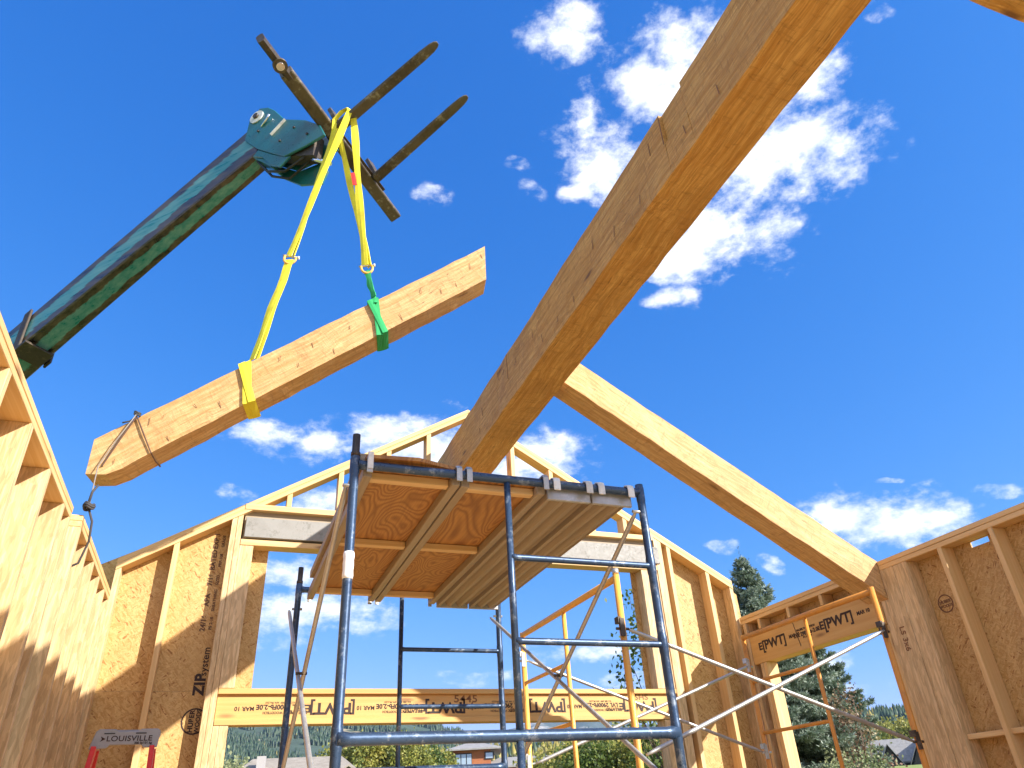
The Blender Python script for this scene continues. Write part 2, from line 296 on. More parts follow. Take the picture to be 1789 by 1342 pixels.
# ------------------------------------------------------------------ mesh helpers
def basis(d):
    d = V(d).normalized(); u = V((0, 0, 1)) if abs(d.z) < .9 else V((0, 1, 0))
    b = d.cross(u).normalized(); return d, b, d.cross(b).normalized()
class MB:
    def __init__(s): s.v = []; s.f = []; s.g = []; s.sm = []; s.h = []
    def _off(s): return V((rnd.uniform(0, 40), rnd.uniform(0, 40), rnd.uniform(0, 40)))
    def loft(s, secs, G=None, jit=0., close=True, smooth=False, off=None):
        """secs: list of equal-length rings of points"""
        k = len(secs[0]); b0 = len(s.v)
        if G is None: G = basis(V(secs[-1][0]) - V(secs[0][0]))
        off = s._off() if off is None else off
        for r in secs:
            for q in r:
                q = V(q)
                if jit: q = q + V((noise.noise(q * 7.1 + off), noise.noise(q * 7.3 + off * 1.7), noise.noise(q * 6.9 - off))) * jit
                s.v.append(q); s.g.append(V((q.dot(G[0]), q.dot(G[1]), q.dot(G[2]))) + off); s.h.append(0.)
        for i in range(len(secs) - 1):
            for j in range(k):
                a = b0 + i * k + j; b = b0 + i * k + (j + 1) % k
                s.f.append((a, b, b + k, a + k)); s.sm.append(smooth)
        if close:
            s.f.append(tuple(b0 + j for j in range(k))[::-1]); s.sm.append(False)
            s.f.append(tuple(b0 + (len(secs) - 1) * k + j for j in range(k))); s.sm.append(False)
        return s
    def box(s, x0, x1, y0, y1, z0, z1, ax='z', n=1, jit=0.):
        if ax == 'z': rg = [[(x0, y0, z), (x1, y0, z), (x1, y1, z), (x0, y1, z)] for z in [z0 + (z1 - z0) * i / n for i in range(n + 1)]]; G = (V((0, 0, 1)), V((1, 0, 0)), V((0, 1, 0)))
        elif ax == 'x': rg = [[(x, y0, z0), (x, y1, z0), (x, y1, z1), (x, y0, z1)] for x in [x0 + (x1 - x0) * i / n for i in range(n + 1)]]; G = (V((1, 0, 0)), V((0, 1, 0)), V((0, 0, 1)))
        else: rg = [[(x0, y, z0), (x0, y, z1), (x1, y, z1), (x1, y, z0)] for y in [y0 + (y1 - y0) * i / n for i in range(n + 1)]]; G = (V((0, 1, 0)), V((1, 0, 0)), V((0, 0, 1)))
        return s.loft(rg, G, jit)
    def beam(s, p, q, w, h, upv=(0, 0, 1), n=1, jit=0., ch=0.):
        """rectangular bar from p to q: width w (sideways), height h (along up)"""
        p, q = V(p), V(q); d = (q - p).normalized(); sd_ = d.cross(V(upv)).normalized(); u = sd_.cross(d)
        if ch: pr = [(-w / 2 + ch, -h / 2), (w / 2 - ch, -h / 2), (w / 2, -h / 2 + ch), (w / 2, h / 2 - ch), (w / 2 - ch, h / 2), (-w / 2 + ch, h / 2), (-w / 2, h / 2 - ch), (-w / 2, -h / 2 + ch)]
        else: pr = [(-w / 2, -h / 2), (w / 2, -h / 2), (w / 2, h / 2), (-w / 2, h / 2)]
        return s.loft([[p + (q - p) * (i / n) + sd_ * a + u * b for a, b in pr] for i in range(n + 1)], (d, sd_, u), jit)
    def tube(s, pts, r, seg=12, caps=True):
        pts = [V(a) for a in pts]; rs = r if isinstance(r, (list, tuple)) else [r] * len(pts)
        d, b, c = basis(pts[1] - pts[0]); rings = []
        for i, q in enumerate(pts):
            t = ((pts[min(i + 1, len(pts) - 1)] - pts[i]).normalized() + (pts[i] - pts[max(i - 1, 0)]).normalized()) if 0 < i < len(pts) - 1 else (pts[min(i + 1, len(pts) - 1)] - pts[max(i - 1, 0)])
            t.normalize(); b = (b - t * b.dot(t)).normalized(); c = t.cross(b)
            rings.append([q + (b * math.cos(2 * math.pi * j / seg) + c * math.sin(2 * math.pi * j / seg)) * rs[i] for j in range(seg)])
        return s.loft(rings, (d, b, c), 0., caps, True)
    def ribbon(s, pts, side, w, th=.006, smooth=False):
        """flat strap along pts; side = list of width directions (or one)"""
        pts = [V(a) for a in pts]; sides = side if isinstance(side, list) else [side] * len(pts); rings = []
        for i, q in enumerate(pts):
            t = (pts[min(i + 1, len(pts) - 1)] - pts[max(i - 1, 0)]).normalized(); sv = V(sides[i]); sv = (sv - t * sv.dot(t)).normalized(); nn = t.cross(sv)
            ww = w[i] if isinstance(w, (list, tuple)) else w
            rings.append([q + sv * ww / 2 + nn * th / 2, q + nn * th * .9, q - sv * ww / 2 + nn * th / 2, q - sv * ww / 2 - nn * th / 2, q - nn * th * .9, q + sv * ww / 2 - nn * th / 2])
        return s.loft(rings, basis(pts[-1] - pts[0]), 0., True, smooth)
    def plate(s, poly, d, G=None, jit=0.):
        """polygon (3-d points) extruded by vector d"""
        d = V(d); return s.loft([[V(p) for p in poly], [V(p) + d for p in poly]], G or basis(V(poly[1]) - V(poly[0])), jit)
    def build(s, name, mat, parent=None, edge=None):
        me = bpy.data.meshes.new(name); me.from_pydata([tuple(a) for a in s.v], [], s.f)
        me.polygons.foreach_set('use_smooth', s.sm)
        at = me.attributes.new('gc', 'FLOAT_VECTOR', 'POINT'); at.data.foreach_set('vector', [c for g in s.g for c in g])
        if any(s.h): a2 = me.attributes.new('hue', 'FLOAT', 'POINT'); a2.data.foreach_set('value', s.h)
        if edge: a3 = me.attributes.new('edge', 'FLOAT', 'POINT'); a3.data.foreach_set('value', edge)
        me.materials.append(MATS[mat]); me.validate(); me.update()
        o = bpy.data.objects.new(name, me); COL.objects.link(o)
        if parent: o.parent = parent; o.matrix_parent_inverse = Matrix.Translation(-world_loc(parent))
        fix_normals(me); return o
import bmesh
def fix_normals(me):
    if len(me.polygons) > 4000: return
    bm = bmesh.new(); bm.from_mesh(me); bmesh.ops.recalc_face_normals(bm, faces=bm.faces); bm.to_mesh(me); bm.free()
def world_loc(o):
    return o['_wl_'] and V(o['_wl_']) if '_wl_' in o else V((0, 0, 0))
def bev(o, w=.003):
    m = o.modifiers.new('bevel', 'BEVEL'); m.width = w; m.segments = 1; m.limit_method = 'ANGLE'; m.angle_limit = R(40); return o
def tag(o, label=None, cat=None, group=None, kind=None):
    for k, v in (('label', label), ('category', cat), ('group', group), ('kind', kind)):
        if v: o[k] = v
    return o
def thing(name, loc, label, cat, group=None):
    o = bpy.data.objects.new(name, None); o.location = loc; o.empty_display_size = .2; COL.objects.link(o); o['_wl_'] = tuple(loc)
    return tag(o, label, cat, group)
def text(s, name, mat, parent, pos, xdir, ydir, size, bold=.0, sx=1., th=.0012):
    """flat printed lettering: centre at pos, reading direction xdir, letter-up ydir"""
    cu = bpy.data.curves.new(name, 'FONT'); cu.body = s; cu.size = size; cu.align_x = 'CENTER'; cu.align_y = 'CENTER'; cu.extrude = th; cu.offset = bold; cu.space_character = 1.05
    to = bpy.data.objects.new('tmp', cu); COL.objects.link(to)
    me = bpy.data.meshes.new_from_object(to.evaluated_get(bpy.context.evaluated_depsgraph_get())); bpy.data.objects.remove(to)
    X = V(xdir).normalized(); Y = V(ydir).normalized(); Z = X.cross(Y)
    M = Matrix(((X.x * sx, Y.x, Z.x, pos[0]), (X.y * sx, Y.y, Z.y, pos[1]), (X.z * sx, Y.z, Z.z, pos[2]), (0, 0, 0, 1)))
    me.transform(M); me.materials.clear(); me.materials.append(MATS[mat]); me.name = name
    o = bpy.data.objects.new(name, me); COL.objects.link(o)
    if parent: o.parent = parent; o.matrix_parent_inverse = Matrix.Translation(-world_loc(parent))
    return o
def join_text(objs, name, parent):
    """merge several lettering meshes into one printed stamp"""
    bm = bmesh.new()
    for o in objs: bm.from_mesh(o.data)
    me = bpy.data.meshes.new(name); bm.to_mesh(me); bm.free(); me.materials.append(objs[0].data.materials[0])
    for o in objs: bpy.data.objects.remove(o)
    o = bpy.data.objects.new(name, me); COL.objects.link(o); o.parent = parent
    o.matrix_parent_inverse = Matrix.Translation(-world_loc(parent)); return o
# ================================================================== SETTING
GZ = FLOOR - .35
fl = MB().box(-1.16, 5.46, -6.0, 6.95, FLOOR - .2, FLOOR, 'y').build('floor', 'slab'); tag(fl, kind='structure')
def gz(x, y):
    r = math.hypot(x, y); az = math.degrees(math.atan2(x, y))
    k = max(0, min(1, (az - 30) / 12)) * max(0, min(1, (175 - abs(az)) / 30)); k = k * k * (3 - 2 * k)
    z = GZ + (4.85 * min(1, max(0, (r - 14) / 95))) * k
    z += noise.noise(V((x * .05, y * .05, 0))) * .25 * min(1, max(0, (r - 20) / 40))
    return z
b = MB(); rs = [0.01, 6, 10, 14, 18, 24, 32, 42, 55, 72, 90, 105, 112, 122, 150, 250, 600, 1600, 4000]; NA = 144
for r in rs:
    for j in range(NA):
        a = 2 * math.pi * j / NA; x, y = r * math.sin(a), r * math.cos(a); b.v.append(V((x, y, gz(x, y)))); b.g.append(V((x, y, 0))); b.h.append(0)
for i in range(len(rs) - 1):
    for j in range(NA): b.f.append((i * NA + j, i * NA + (j + 1) % NA, (i + 1) * NA + (j + 1) % NA, (i + 1) * NA + j)); b.sm.append(True)
tag(b.build('ground', 'grass'), kind='structure')

def azp(az, r, z): return V((r * math.sin(R(az)), r * math.cos(R(az)), z))
def interp(tab, x):
    if x <= tab[0][0]: return tab[0][1]
    for (a, b_), (c, d) in zip(tab, tab[1:]):
        if x <= c:
            t = (x - a) / (c - a); t = t * t * (3 - 2 * t); return b_ + (d - b_) * t
    return tab[-1][1]
HILLS = {}
def hill(name, mat, az0, az1, r0, r1, ridge, step=.35, rough=.03, nr=14):
    """terrain ridge: rises from its foot at r0 to the ridge at r1, falls behind"""
    na = int((az1 - az0) / step) + 1; b = MB(); rr = [r0 + (r1 - r0) * i / nr for i in range(nr + 1)] + [r1 * 1.12, r1 * 1.3]
    def hz_(az, r):
        H = interp(ridge, az); H = r1 * math.tan(R(H)); f = (r - r0) / (r1 - r0)
        base = GZ - 3
        if f <= 1: f = f ** 1.15
        else: f = max(0, 1 - (f - 1) * 1.5)
        z = base + (H - base) * f
        q = azp(az, r, 0) / (r1 * .12)
        return z + (noise.fractal(q, .9, 2.1, 5) * rough * H) * min(1, f * 1.5) * (1 if f < .95 else .5)
    for r in rr:
        for i in range(na):
            az = az0 + (az1 - az0) * i / (na - 1); b.v.append(azp(az, r, hz_(az, r))); b.g.append(V((0, 0, 0))); b.h.append(0)
    for k in range(len(rr) - 1):
        for i in range(na - 1): b.f.append((k * na + i, k * na + i + 1, (k + 1) * na + i + 1, (k + 1) * na + i)); b.sm.append(True)
    o = b.build(name, mat); tag(o, kind='structure'); HILLS[name] = hz_; return hz_
h_left = hill('forested_hill', 'hill_far', -40, 20.6, 380, 900, [(-40, 6), (-5, 7.2), (6, 7.2), (12, 6.6), (14.5, 6.0), (16.5, 5.5), (18, 4.9), (19.6, 3.6), (20.6, 2.2)])
h_mt = hill('mountain', 'mountain_rock', 15, 36, 1500, 2600, [(15, 4.5), (18.8, 4.9), (20.5, 5.6), (22.5, 6.15), (24, 5.9), (26, 6.3), (28, 5.7), (30, 5.2), (36, 5)], rough=.06)
h_mid = hill('autumn_hill', 'hill_near', 8, 36, 150, 300, [(8, 3.3), (14, 3.3), (18, 3.2), (21, 3.5), (25, 3.4), (30, 3.3), (36, 3.2)], rough=.05)
h_right = hill('wooded_hill', 'hill_near', 34, 75, 170, 420, [(34, 4.2), (40, 4.3), (45, 4.1), (50, 4.1), (60, 4.6), (75, 5)], rough=.02)

# ================================================================== HOUSE FRAME
D = 6.8
def rake(x): return 2.672 + .604 * x if x < 2.2 else 4.0 - .578 * (x - 2.2)
gw = thing('gable_wall', (2.18, 6.87, FLOOR), 'gable end stud wall with a wide window opening, open triangular framing above and sunlit studs', 'wall')
def stud(par, x0, x1, y0, y1, z0, zt, mat='stud_wood', name='stud', d=.10):
    """vertical member; zt a number or a function of x for a raked top"""
    f = (lambda x: zt) if not callable(zt) else (lambda x: zt(x) - d)
    rings = []
    for i in range(5):
        t = i / 4; rings.append([(x, y, z0 + (f(x) - z0) * t) for x, y in ((x0, y0), (x1, y0), (x1, y1), (x0, y1))])
    return bev(MB().loft(rings, (V((0, 0, 1)), V((1, 0, 0)), V((0, 1, 0))), .0015).build(name, mat, par), .002)
Y1 = D + .14
for x0, x1, mt in ((-.972, -.93, 'strand_wood'), (-.556, -.512, 'stud_wood')): stud(gw, x0, x1, D, Y1, FLOOR, rake, mt)
for x0, x1 in ((-.108, -.063), (-.061, -.015)): stud(gw, x0, x1, D, Y1, FLOOR, rake, 'strand_wood', 'king_stud')
stud(gw, -.013, .108, D, Y1, 1.052, 2.267, 'strand_wood', 'post')
stud(gw, -.013, .034, D, Y1, FLOOR, .767, 'strand_wood', 'trimmer_stud'); stud(gw, .036, .103, D, Y1, FLOOR, .767, 'strand_wood', 'trimmer_stud')
stud(gw, 4.145, 4.345, D, Y1, 1.052, 2.267, 'strand_wood', 'post')
stud(gw, 4.17, 4.25, D, Y1, FLOOR, .767, 'strand_wood', 'trimmer_stud'); stud(gw, 4.252, 4.345, D, Y1, FLOOR, .767, 'strand_wood', 'trimmer_stud')
stud(gw, 4.357, 4.45, D, Y1, FLOOR, rake, 'strand_wood', 'king_stud')
for x0 in (4.512, 4.975, 5.262): stud(gw, x0, x0 + .046, D, Y1, FLOOR, rake, 'strand_wood' if x0 > 5 else 'stud_wood')
for x0 in (.353, .826, 1.297, 1.722, 2.686, 3.135, 3.60, 4.0): stud(gw, x0, x0 + .048, D, Y1, 2.672 if x0 > .01 else 0, rake, 'stud_wood', 'stud')
# raked double top plates
for k, (dz, ys) in enumerate(((.0, 0.), (-.05, .002))):
    for xa, xb in ((-.972, 2.2), (2.2, 5.312)):
        m_ = MB(); n = 12; sl = (rake(xb - 1e-6 if xb == 2.2 else xb) - rake(xa + 1e-6)) / (xb - xa)
        za = rake(xa) if xa < 2 else 4.0
        rings = [[(x, D - .002 - ys, z - .048), (x, Y1 + ys, z - .048), (x, Y1 + ys, z), (x, D - .002 - ys, z)] for x, z in [(xa + (xb - xa) * i / n, za + dz + sl * (xb - xa) * i / n) for i in range(n + 1)]]
        bev(m_.loft(rings, basis((xb - xa, 0, sl * (xb - xa))), .0015).build('top_plate', 'stud_wood', gw))
# blocking
for x0, x1 in ((-.93, -.556), (-.512, -.108)): bev(MB().box(x0, x1, D + .002, D + .092, .225, .268, 'x').build('blocking', 'stud_wood', gw))
bev(MB().box(4.56, 4.975, D + .002, D + .09, .24, .28, 'x').build('blocking', 'stud_wood', gw)); bev(MB().box(5.022, 5.262, D + .002, D + .09, .24, .28, 'x').build('blocking', 'stud_wood', gw))
# upper header: plank, steel beam, plank
bev(MB().box(-.012, 4.355, D - .01, Y1, 2.612, 2.668, 'x', 8, .002).build('header_plank', 'stud_wood', gw))
bev(MB().box(-.012, 4.355, D - .006, Y1, 2.27, 2.325, 'x', 8, .002).build('header_plank', 'stud_wood', gw))
MB().box(.0, 4.34, D + .05, Y1 - .004, 2.327, 2.610, 'x').build('header_core', 'plank_grey', gw)
bev(MB().box(.012, 4.40, D - .014, D + .048, 2.345, 2.535, 'x').build('steel_beam', 'steel_beam', gw), .004)
# lower header: I-joist with printed web
ij = MB().box(-.012, 4.352, D - .004, D + .085, 1.006, 1.049, 'x', 8, .001); ij.box(-.012, 4.352, D - .004, D + .085, .771, .815, 'x', 8, .001); ij.box(-.012, 4.35, D + .026, D + .046, .815, 1.006, 'x')
ijo = ij.build('window_header', 'joist_wood', gw); bev(ijo)
sec = MB().box(-.012, 4.35, D + .1, Y1, .771, 1.049, 'x').build('header_backer', 'joist_wood', gw)
ty = D + .0255
def stamp_line(par, px, py, pz, X, U, flip, hgt, items):
    """items: (text, offset along X, size, bold)"""
    obs = [text(s_, 'stamp', mt_, None, V((px, py, pz)) + V(X) * o_ + V(U) * dz_, X if not flip else -V(X), U if not flip else -V(U), sz, bd, sx) for s_, o_, dz_, sz, bd, sx, mt_ in items]
    return join_text(obs, 'printed_lettering', par)
def pwt(o):
    return [('PWT', o, 0, .125, .004, 1.15, 'ink'), ('[', o - .17, 0, .13, .003, 1, 'ink'), (']', o + .175, 0, .13, .003, 1, 'ink'), ('TREATED', o + .30, .028, .04, .001, 1, 'ink'), ('LVL 2900Fb-2.0E', o + .44, -.012, .052, .002, 1, 'ink'), ('PACIFIC WOODTECH', o + .44, .033, .026, .0006, 1, 'ink'), ('ICC ESR 2909  APA PR-L233', o + .44, -.045, .019, .0003, 1, 'ink'), ('MAR 10', o + .72, 0, .045, .0012, 1, 'ink'), ('E', o + .21, -.0, .085, .002, 1.4, 'ink')]
its = []
for o_ in (-3.93, -2.93, -1.93, -.93): its += pwt(o_)
# (upside-down print: X runs right to left)
obs = [text(s_, 'stamp', mt_, None, V((0, ty, .898)) + V((-o_, 0, -dz_)), (-1, 0, 0), (0, 0, -1), sz, bd, sx) for s_, o_, dz_, sz, bd, sx, mt_ in its if -4.3 < o_ < -.03]
join_text(obs, 'printed_lettering', ijo)
obs = [text('5445', 'mark', 'ink_brown', None, (2.12, ty, .965), (1, 0, 0), (0, 0, 1), .085, .001, 1.3), text('1 4', 'mark', 'ink_brown', None, (2.12, ty, .895), (1, 0, .1), (0, 0, 1), .10, .001, 1.2), text('SHS', 'mark', 'ink_brown', None, (3.95, ty, .975), (1, 0, 0), (0, 0, 1), .07, .001, 1.3)]
join_text(obs, 'marker_scribble', ijo)
# sill below (window goes down out of the picture)
bev(MB().box(.105, 4.168, D, Y1, -.42, -.38, 'x').build('window_sill', 'stud_wood', gw))
for i in range(9): stud(gw, .3 + i * .45, .345 + i * .45, D, Y1, FLOOR, -.422)
# OSB sheathing boards
def osb(par, x0, x1, y0, y1, z0, z1, name='sheathing', mat='osb', raked=None):
    ax = 'z'; m_ = MB()
    if raked:
        rings = [[(x, y0, z0), (x, y1, z0), (x, y1, raked(x)), (x, y0, raked(x))] for x in (x0, x1)]
        m_.loft(rings, (V((0, 1, 0)), V((1, 0, 0)), V((0, 0, 1))))
    elif x1 - x0 < .03: m_.loft([[(x0, y0, z0), (x1, y0, z0), (x1, y1, z0), (x0, y1, z0)], [(x0, y0, z1), (x1, y0, z1), (x1, y1, z1), (x0, y1, z1)]], (V((1, 0, 0)), V((0, 1, 0)), V((0, 0, 1))))
    else: m_.loft([[(x0, y0, z0), (x1, y0, z0), (x1, y1, z0), (x0, y1, z0)], [(x0, y0, z1), (x1, y0, z1), (x1, y1, z1), (x0, y1, z1)]], (V((0, 1, 0)), V((1, 0, 0)), V((0, 0, 1))))
    return m_.build(name, mat, par)
SY = Y1 + .003; SY2 = SY + .013
sh1 = osb(gw, -1.14, .25, SY, SY2, 1.05, 0, raked=lambda x: rake(x) + .07 if x < -.02 else rake(x) + .0)
osb(gw, -1.14, .107, SY, SY2, FLOOR, 1.048)
osb(gw, 4.09, 5.45, SY, SY2, 1.05, 0, raked=lambda x: rake(x) - .03); osb(gw, 4.17, 5.45, SY, SY2, FLOOR, 1.048); osb(gw, .109, 4.168, SY, SY2, FLOOR, -.40)
# stamps on the board faces (reading upwards)
sy_ = SY - .001
def ring(cx, cz, r0, r1, y, plane='y', n=36):
    m_ = MB()
    P = lambda a, r: (cx + r * math.cos(a), y, cz + r * math.sin(a)) if plane == 'y' else (y, cx + r * math.cos(a), cz + r * math.sin(a))
    dv = V((0, .0012, 0)) if plane == 'y' else V((.0012, 0, 0))
    for i in range(n):
        a, c = 2 * math.pi * i / n, 2 * math.pi * (i + 1) / n
        m_.plate([P(a, r0), P(a, r1), P(c, r1), P(c, r0)], dv)
    return m_
st = [text('ZIP', 'stamp', 'ink', None, (-.163, sy_, 1.10), (0, 0, 1), (-1, 0, 0), .115, .005), text('system', 'stamp', 'ink', None, (-.15, sy_, 1.285), (0, 0, 1), (-1, 0, 0), .08, .001),
      text('HUBER', 'stamp', 'ink', None, (-.185, sy_, .82), (0, 0, 1), (-1, 0, 0), .052, .002), text('WOODS', 'stamp', 'ink', None, (-.135, sy_, .82), (0, 0, 1), (-1, 0, 0), .046, .0015)]
for i, z_ in enumerate((1.60, 1.80, 1.98, 2.16, 2.34)):
    st.append(text(('24/16', 'APA', '7/16', 'RATED', 'EXP 1')[i], 'stamp', 'ink_worn', None, (-.215, sy_, z_), (0, 0, 1), (-1, 0, 0), .058, .002)); st.append(text(('PS 2-18', 'SHEATHING', 'SIZED', 'PRP-108', 'GRADE')[i], 'stamp', 'ink_worn', None, (-.155, sy_, z_), (0, 0, 1), (-1, 0, 0), .034, .001))
rg = ring(-.163, .82, .088, .1, sy_).build('ringtmp', 'ink'); st.append(rg)
wn = [o for o in st if o.data.materials[0].name == 'ink_worn']; bk2 = [o for o in st if o not in wn]; join_text(wn, 'printed_lettering', sh1); join_text(bk2, 'printed_lettering', sh1)

# ------------------------------------------------------------------ left wall: two framed lengths
def wall_left(name, label, X, y0, y1, top, ys, z_osb0=FLOOR, strand=True):
    w = thing(name, (X - .07, (y0 + y1) / 2, FLOOR), label, 'wall')
    bev(MB().box(X - .14, X, y0, y1, top - .038, top, 'y', 14, .002).build('top_plate', 'stud_wood', w))
    bev(MB().box(X - .138, X - .001, y0, y1, top - .078, top - .040, 'y', 14, .002).build('top_plate', 'stud_wood', w))
    bev(MB().box(X - .14, X, y0, y1, FLOOR, FLOOR + .04, 'y').build('bottom_plate', 'stud_wood', w))
    for y in ys:
        rings = [[(X - .14, y, z), (X, y, z), (X, y + .044, z), (X - .14, y + .044, z)] for z in (FLOOR + .041, -.5, .3, top - .079)]
        bev(MB().loft(rings, (V((0, 0, 1)), V((1, 0, 0)), V((0, 1, 0))), .001).build('stud', 'strand_wood' if strand else 'stud_wood', w), .002)
    return w
lw = wall_left('stud_wall', 'long left stud wall in bright sun, nearest the camera, with a stepped row of stud faces under its top plate', -1.0, -1.2, 4.845, 1.79, [4.80, 4.58, 4.085, 3.56, 3.06, 2.58, 2.1, 1.62, 1.14, .66, .18, -.3, -.78, -1.2])
a1 = osb(lw, -1.157, -1.143, -1.2, 4.845, FLOOR, 1.76)
lw2 = wall_left('stud_wall', 'short farther left stud wall with rope tied at its top plate, meeting the gable wall', -.965, 5.0, 6.79, 1.80, [5.0, 5.36, 5.72, 6.08, 6.44, 6.74])
osb(lw2, -1.122, -1.108, 5.0, 6.79, FLOOR, 1.77)
st = [text('PLS', 'stamp', 'ink_faint', None, (-1.1425, 3.02, 1.34), (0, .15, 1), (0, -1, 0), .09, .001)]
join_text(st, 'printed_lettering', a1)

# ------------------------------------------------------------------ right wall
X = 5.3; T = 1.785
rw = thing('stud_wall', (X + .07, 2.8, FLOOR), 'shaded right stud wall of dark golden boards with a framed window opening', 'wall')
for y0, y1 in ((-1.2, 4.742), (4.985, 6.79)):
    bev(MB().box(X, X + .14, y0, y1, T - .04, T, 'y', 10, .002).build('top_plate', 'stud_wood', rw)); bev(MB().box(X + .001, X + .138, y0, y1, T - .081, T - .042, 'y', 10, .002).build('top_plate', 'stud_wood', rw))
def rs(y0, y1, z0, z1, mat='stud_wood', name='stud', dx=0):
    rings = [[(X + dx, y0, z), (X + .14, y0, z), (X + .14, y1, z), (X + dx, y1, z)] for z in (z0, z0 + (z1 - z0) * .35, z0 + (z1 - z0) * .7, z1)]
    return bev(MB().loft(rings, (V((0, 0, 1)), V((1, 0, 0)), V((0, 1, 0))), .001).build(name, mat, rw), .003)
TT = T - .082
for y in (4.085, 3.612, 3.14, 2.67, 2.2, 1.73, 1.26, .79, .32, -.2, -.7, -1.2): rs(y, y + .04, FLOOR, TT)
rs(4.60, 4.742, FLOOR, TT, 'strand_wood', 'post'); rs(4.455, 4.598, FLOOR, TT, 'strand_wood', 'post', .003)
rs(4.744, 4.84, FLOOR, 1.47, 'strand_wood', 'king_stud', .01); rs(4.842, 4.93, FLOOR, 1.268, 'stud_wood', 'trimmer_stud', .012)
rs(6.50, 6.55, FLOOR, 1.268, 'stud_wood', 'trimmer_stud'); rs(6.552, 6.60, FLOOR, 1.268, 'strand_wood', 'trimmer_stud'); rs(6.70, 6.75, FLOOR, TT, 'strand_wood', 'king_stud')
for y in (5.06, 5.50, 5.985, 6.46): rs(y, y + .04, 1.602, TT, 'stud_wood', 'cripple_stud')
for y in (5.58,): pass
hd = MB().box(X - .002, X + .045, 4.844, 6.69, 1.270, 1.598, 'y', 8, .001).build('window_header', 'joist_wood', rw); bev(hd)
MB().box(X + .047, X + .138, 4.844, 6.69, 1.271, 1.597, 'y').build('header_backer', 'joist_wood', rw)
its = []
for o_ in (.38, 1.32):
    its += [('PWT', o_, 0, .125, .004, 1.1, 'ink'), (']', o_ + .17, 0, .13, .003, 1, 'ink'), ('[', o_ - .17, 0, .13, .003, 1, 'ink'), ('E', o_ - .22, 0, .10, .003, 1.2, 'ink'), ('LVL 2900Fb-2.0E', o_ - .44, -.012, .052, .002, 1, 'ink'), ('PACIFIC WOODTECH', o_ - .44, .033, .026, .001, 1, 'ink'), ('MAR 10', o_ + .32, 0, .045, .0015, 1, 'ink'), ('ICC ESR 2909', o_ - .44, -.045, .02, .0006, 1, 'ink')]
# reads left to right seen from the room: far (y=6.7) to near
obs = [text(s_, 'stamp', mt_, None, (X - .0035, 6.74 - .05 - o_ - .0, 1.425 + dz_), (0, -1, 0), (0, 0, 1), sz, bd, sx) for s_, o_, dz_, sz, bd, sx, mt_ in its if .12 < o_ < 1.75]
join_text(obs, 'printed_lettering', hd)
mk = MB().beam((X - .0035, 5.93, 1.31), (X - .0035, 5.97, 1.55), .006, .002, (1, 0, 0)).build('marker_line', 'ink', hd)
XS = X + .143; XS2 = XS + .013
osb(rw, XS, XS2, 3.93, 4.93, FLOOR, T - .004); osb(rw, XS, XS2, -1.2, 3.768, FLOOR, T - .004)
osb(rw, XS, XS2, 3.7685, 3.9295, FLOOR, 1.655); osb(rw, XS, XS2, 3.7685, 3.9295, 1.70, T - .004)
osb(rw, XS, XS2, 4.9305, 6.94, 1.27, T - .004); osb(rw, XS, XS2, 6.56, 6.94, FLOOR, 1.2695); osb(rw, XS, XS2, 4.9305, 6.5595, FLOOR, -.45)
bev(MB().box(X, X + .14, 4.93, 6.50, -.48, -.44, 'y').build('window_sill', 'stud_wood', rw))
bl = [(4.125, 4.455), (3.652, 4.085), (3.18, 3.612), (2.71, 3.14), (2.24, 2.67), (1.77, 2.2)]
for a, c in bl: bev(MB().box(X + .03, X + .14, a, c, .335, .372, 'y').build('blocking', 'stud_wood', rw))
bev(MB().box(X, X + .14, -1.2, 4.742, FLOOR, FLOOR + .0, 'y').build('bottom_plate', 'stud_wood', rw)) if False else None
rg = ring(4.33, 1.32, .062, .072, XS - .0012, 'x').build('ringtmp', 'ink_faint')
sh = [o for o in rw.children if o.name.startswith('sheathing')][0]
join_text([rg, text('HUBER', 'stamp', 'ink_faint', None, (XS - .001, 4.33, 1.335), (0, -1, 0), (0, 0, 1), .034, .001), text('WOODS', 'stamp', 'ink_faint', None, (XS - .001, 4.33, 1.30), (0, -1, 0), (0, 0, 1), .03, .001)], 'printed_lettering', sh)
join_text([text('LS 3x6', 'stamp', 'ink_brown', None, (X - .0015, 4.70, 1.12), (0, 0, -1), (0, -1, 0), .07, .001)], 'printed_lettering', [o for o in rw.children if o.name.startswith('post')][0])
MB().box(X - .012, X + .0, 4.852, 4.93, 1.20, 1.30, 'z').build('framing_clip', 'dark_steel', rw)

def merge_into(o, n_):
    bm = bmesh.new(); bm.from_mesh(o.data); k = len(bm.faces); bm.from_mesh(n_.data); bm.faces.ensure_lookup_table(); o.data.materials.append(n_.data.materials[0])
    for f in bm.faces[k:]: f.material_index = 1
    bm.to_mesh(o.data); bm.free(); bpy.data.objects.remove(n_)
